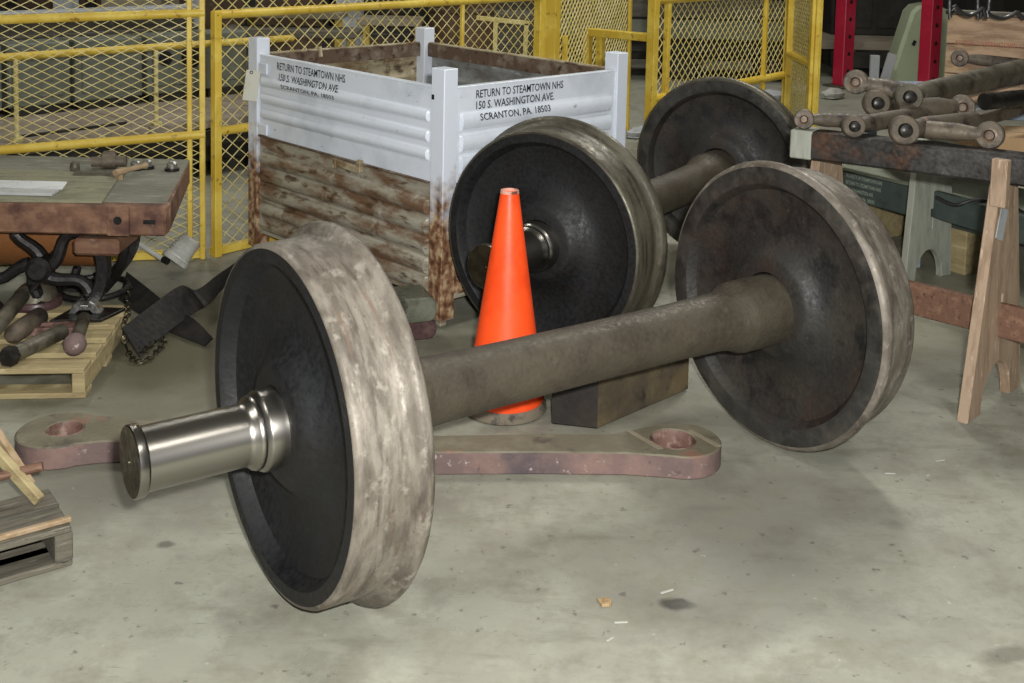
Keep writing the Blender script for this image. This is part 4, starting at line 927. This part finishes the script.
def a_panel(H, wtop, wbot, th, arch_w, arch_h, s0=.36, s1=.50):
    ol = [(-wbot/2, 0), (-arch_w/2, 0)]
    ol += [(arch_w/2*math.cos(PI-PI*i/14), arch_h*math.sin(PI*i/14)) for i in range(1, 14)]
    ol += [(arch_w/2, 0), (wbot/2, 0), (wtop/2, H), (-wtop/2, H)]
    return cprism([ol, [(-.006, H*s0), (.006, H*s0), (.006, H*s1), (-.006, H*s1)]], th, .003, T((0, th/2, 0), (PI/2, 0, 0)))
# horse 1 : pink-brown; end panel runs between feet
fA = Vector((1.385, 3.49, 0)); fB = Vector((1.675, 3.80, 0)); mid = (fA+fB)/2; ya = math.atan2(fB.y-fA.y, fB.x-fA.x)
nrm = Vector((-math.sin(ya), math.cos(ya), 0))   # towards the far panel
H1_ = .725
t = thing('sawhorse', 'light brown wooden sawhorse with arched feet right of the front wheelset', 'sawhorse', (mid.x, mid.y, 0), ya)
L12 = .62
for k, y_ in enumerate((0, L12)):
    bm = a_panel(H1_, .15, .44, .035, .24, .14); bm.transform(T((0, y_, 0))); obj('end_panel', bm, 'wood_pink', t)
bm = BM(); box(bm, (.028, L12+.75, .11), T((0, L12/2-.12, .28)), .004); obj('stretcher', bm, 'wood_red', t)['label'] = 'reddish brown lower rail'
bm = BM(); box(bm, (.06, .002, .10), T((-.045, -.0186, .60), (0, .35, 0))); obj('paint_patch', bm, 'post_white', t)['label'] = 'white scraped patch'
# beam across both horses
bA = mid + (Vector((.94, 4.0, 0))-mid).normalized()*.68; bB = mid - (Vector((.94, 4.0, 0))-mid).normalized()*.35; bA.z = bB.z = 0
tgd = (Vector((bB.x, bB.y, 0))-Vector((bA.x, bA.y, 0))).normalized(); tgn = Vector((tgd.y, -tgd.x, 0))
pw = mid + tgn*.075; Mh = (Matrix.Translation(mid) @ Matrix.Rotation(ya, 4, 'Z')).inverted(); pl_ = Mh @ pw
bm = BM(); box(bm, (.035, .05, .15), T((pl_.x, pl_.y, .735)), .003); obj('tongue', bm, 'wood_pink', t)
tbm = thing('steel_beam', 'blackened heavy steel beam lying along the top of the sawhorses', 'beam', (bA.x, bA.y, H1_+.0), math.atan2(bB.y-bA.y, bB.x-bA.x))
Lb = (Vector((bB.x, bB.y, 0))-Vector((bA.x, bA.y, 0))).length+.3
bm = BM(); box(bm, (Lb, .10, .095), T((Lb/2, 0, .048)), .008); obj('beam_body', bm, 'beam_black', tbm)
bm = BM(); box(bm, (.075, .105, .098), T((.034, 0, .049)), .004); obj('end_shoe', bm, 'ply_grey', tbm)['label'] = 'pale metal shoe on the beam end'
# horse 2 : grey
gA = Vector((1.675, 4.948, 0)); gB = Vector((1.89, 5.05, 0)); gA = Vector((1.665, 4.93, 0)); mid2 = (gA+gB)/2
yb = math.atan2(gB.y-gA.y, gB.x-gA.x)
t = thing('sawhorse', 'grey wooden sawhorse with an arched foot behind the light brown one', 'sawhorse', (mid2.x, mid2.y, 0), yb)
for y_, z_ in ((0, 0), (-.9, 0)):
    bm = a_panel(.62, .20, .28, .035, .16, .13); bm.transform(T((0, y_, 0))); obj('end_panel', bm, 'ply_grey', t)
bm = BM(); box(bm, (.08, 1.1, .06), T((0, -.45, .65)), .004); obj('top_rail', bm, 'ply_grey', t)
q = atY(935, 215, 4.75)
bm = BM(); bar(bm, Vector((.02, -.0, .33)), Vector((.02, -1.0, .33)), .03, .12, .004); obj('stretcher', bm, 'trunk_green', t)
# cable by the trunk
P = [atY(940, 212, 4.85), atY(955, 205, 4.8), atY(975, 200, 4.78), atY(1000, 203, 4.78), atY(1022, 212, 4.78), atY(1050, 240, 4.8)]
P = [Vector((P[0].x, P[0].y+.05, TZ1+.02))]+[Vector((p.x, p.y, p.z)) for p in P[1:]]
t = thing('black_cable', 'black cable looping in front of the long green chest', 'cable', (P[0].x, P[0].y, 0)); c0 = Vector(t.location)
pe = P[-1].copy(); pe.z = .01; P.append(pe)
obj('cable_loop', tube(BM(), smooth_pts([p-c0 for p in P], 6), .008, 8), 'rubber_hose', t)

# rods on the beam
def mrod(label, eye, other, zE, zO, r=.024, eye_r=.04, tip=False, flat=False, end_eye=None, mt='steel_brown', big=False):
    """eye at px 'eye' (height zE), shank towards px 'other' (height zO)"""
    r *= 1.15; eye_r *= 1.12
    E = at(eye[0], eye[1], zE); O_ = at(other[0], other[1], zO)
    t = thing('machine_rod', label, 'rod', (E.x, E.y, E.z-eye_r), 0, 'greasy machine rods piled on the beam')
    d = O_-E; L = d.length; base = Vector((0, 0, eye_r)); fr = frame_from(base, base+d)
    r2 = r*(1.25 if big else 1)
    obj('shank', lathe(BM(), [(eye_r*.6, 0), (eye_r*.6, r*.7), (eye_r*1.2, r*.8), (eye_r*2.2, r), (L*.9, r2), (L, r2*.9), (L, 0)], fr, 20), mt, t)
    # boss axis faces the viewer, across the shank
    ydir = Vector((d.y, -d.x, 0)).normalized()
    if ydir.y > 0: ydir = -ydir
    vd = Vector((-E.x, -E.y, 0)).normalized(); ydir = (ydir*.5+vd*.7+Vector((-.15, 0, .1))).normalized()
    f2 = frame_from(base-ydir*.021, base+ydir*.021)
    b = obj('eye', lathe(BM(), [(0, eye_r*.45), (0, eye_r*.92), (.005, eye_r), (.037, eye_r), (.042, eye_r*.9), (.042, eye_r*.5), (.03, eye_r*.45)], f2, 28, closed=True), mt, t)
    if tip: o = obj('pin', lathe(BM(), [(.0, 0), (.0, eye_r*.45), (.05, eye_r*.45), (.06, eye_r*.42), (.064, eye_r*.2), (.064, 0)], f2, 20), 'knob_black', t)
    else: o = obj('bushing', lathe(BM(), [(.005, 0), (.005, eye_r*.44), (.044, eye_r*.55), (.045, eye_r*.42), (.034, eye_r*.3), (.034, 0)], f2, 20), 'bush_brown', t)
    return t
ZB_ = H1_+.096
mrod('machine rod with a small open eye, far left of the pile', (804, 119), (885, 122), ZB_+.036, ZB_+.03, r=.022, eye_r=.031)
mrod('machine rod with a black pin, low in the pile above the beam end', (853, 126), (935, 112), ZB_+.036, ZB_+.04, r=.026, eye_r=.034, tip=True)
mrod('machine rod with a broad eye at the back left of the pile', (856, 82), (925, 98), ZB_+.135, ZB_+.09, r=.032, eye_r=.040)
mrod('short machine rod with a black pin, upper left in the pile', (876, 103), (925, 99), ZB_+.075, ZB_+.05, r=.028, eye_r=.042, tip=True)
mrod('thickest pale machine rod with a black pin, running to the right edge', (908, 97), (1045, 66), ZB_+.10, ZB_+.12, r=.036, eye_r=.044, tip=True, big=True, mt='steel_rod')
mrod('machine rod with a black pin in the middle of the bottom row', (904, 130), (975, 122), ZB_+.043, ZB_+.04, r=.032, eye_r=.043, tip=True)
mrod('machine rod whose flanged eye faces right beneath the pale rod', (962, 107), (895, 108), ZB_+.06, ZB_+.06, r=.032, eye_r=.040)
mrod('machine rod with a round eye at its right end over the beam', (990, 135), (922, 129), ZB_+.040, ZB_+.04, r=.026, eye_r=.040)
mrod('dark machine rod with an eye lying against the crate', (960, 58), (1040, 66), .95, .93, r=.022, eye_r=.034)
A = at(965, 118, .86); B = at(1045, 95, .87)
t = thing('angle_bar', 'rusty brown angle bar sloping under the rods at right', 'bar', (A.x, A.y, .81)); bm = BM(); bar(bm, Vector((0, 0, .05)), B-A+Vector((0, 0, .05)), .05, .012, .002); bar(bm, Vector((0, -.022, .03)), B-A+Vector((0, -.022, .03)), .008, .05, .002); obj('angle_body', bm, 'steel_brown', t)
A = at(985, 96, .95); B = at(1045, 90, .95)
t = thing('black_shaft', 'dark shaft lying at the right edge of the rod pile', 'shaft', (A.x, A.y, .90)); bm = BM(); rod(bm, Vector((0, 0, .03)), B-A+Vector((0, 0, .03)), .03, n=16); obj('shaft_body', bm, 'knob_black', t)

# ------------------------------------------------------------------ floor litter
p = at(605, 603); t = thing('wood_chip', 'small tan wood chip on the bare floor in front', 'chip', (p.x, p.y, 0), .4)
obj('chip_body', cprism([[(-.014, -.012), (.006, -.018), (.014, -.006), (.011, .012), (-.004, .009), (-.013, .016)]], .007, .001), 'chip_tan', t)
for px_, py_, a_, l_, lb in ((621, 623, .1, .03, 'pale sliver lying just right of the wood chip'), (610, 640, .8, .02, 'tiny white flake below the wood chip'), (667, 592, .5, .035, 'thin pale splinter left of the dark oil spot'), (890, 474, .0, .03, 'white flake on the floor below the right front wheel'), (940, 461, .3, .03, 'white flake on the floor in front of the sawhorse'), (928, 476, .9, .015, 'tiny white crumb between two flakes near the sawhorse')):
    p = at(px_, py_); t = thing('floor_flake', lb, 'flake', (p.x, p.y, 0), a_)
    bm = BM(); box(bm, (l_, .006, .003), T((0, 0, .0015)), .001); obj('flake_body', bm, 'chip_white', t)
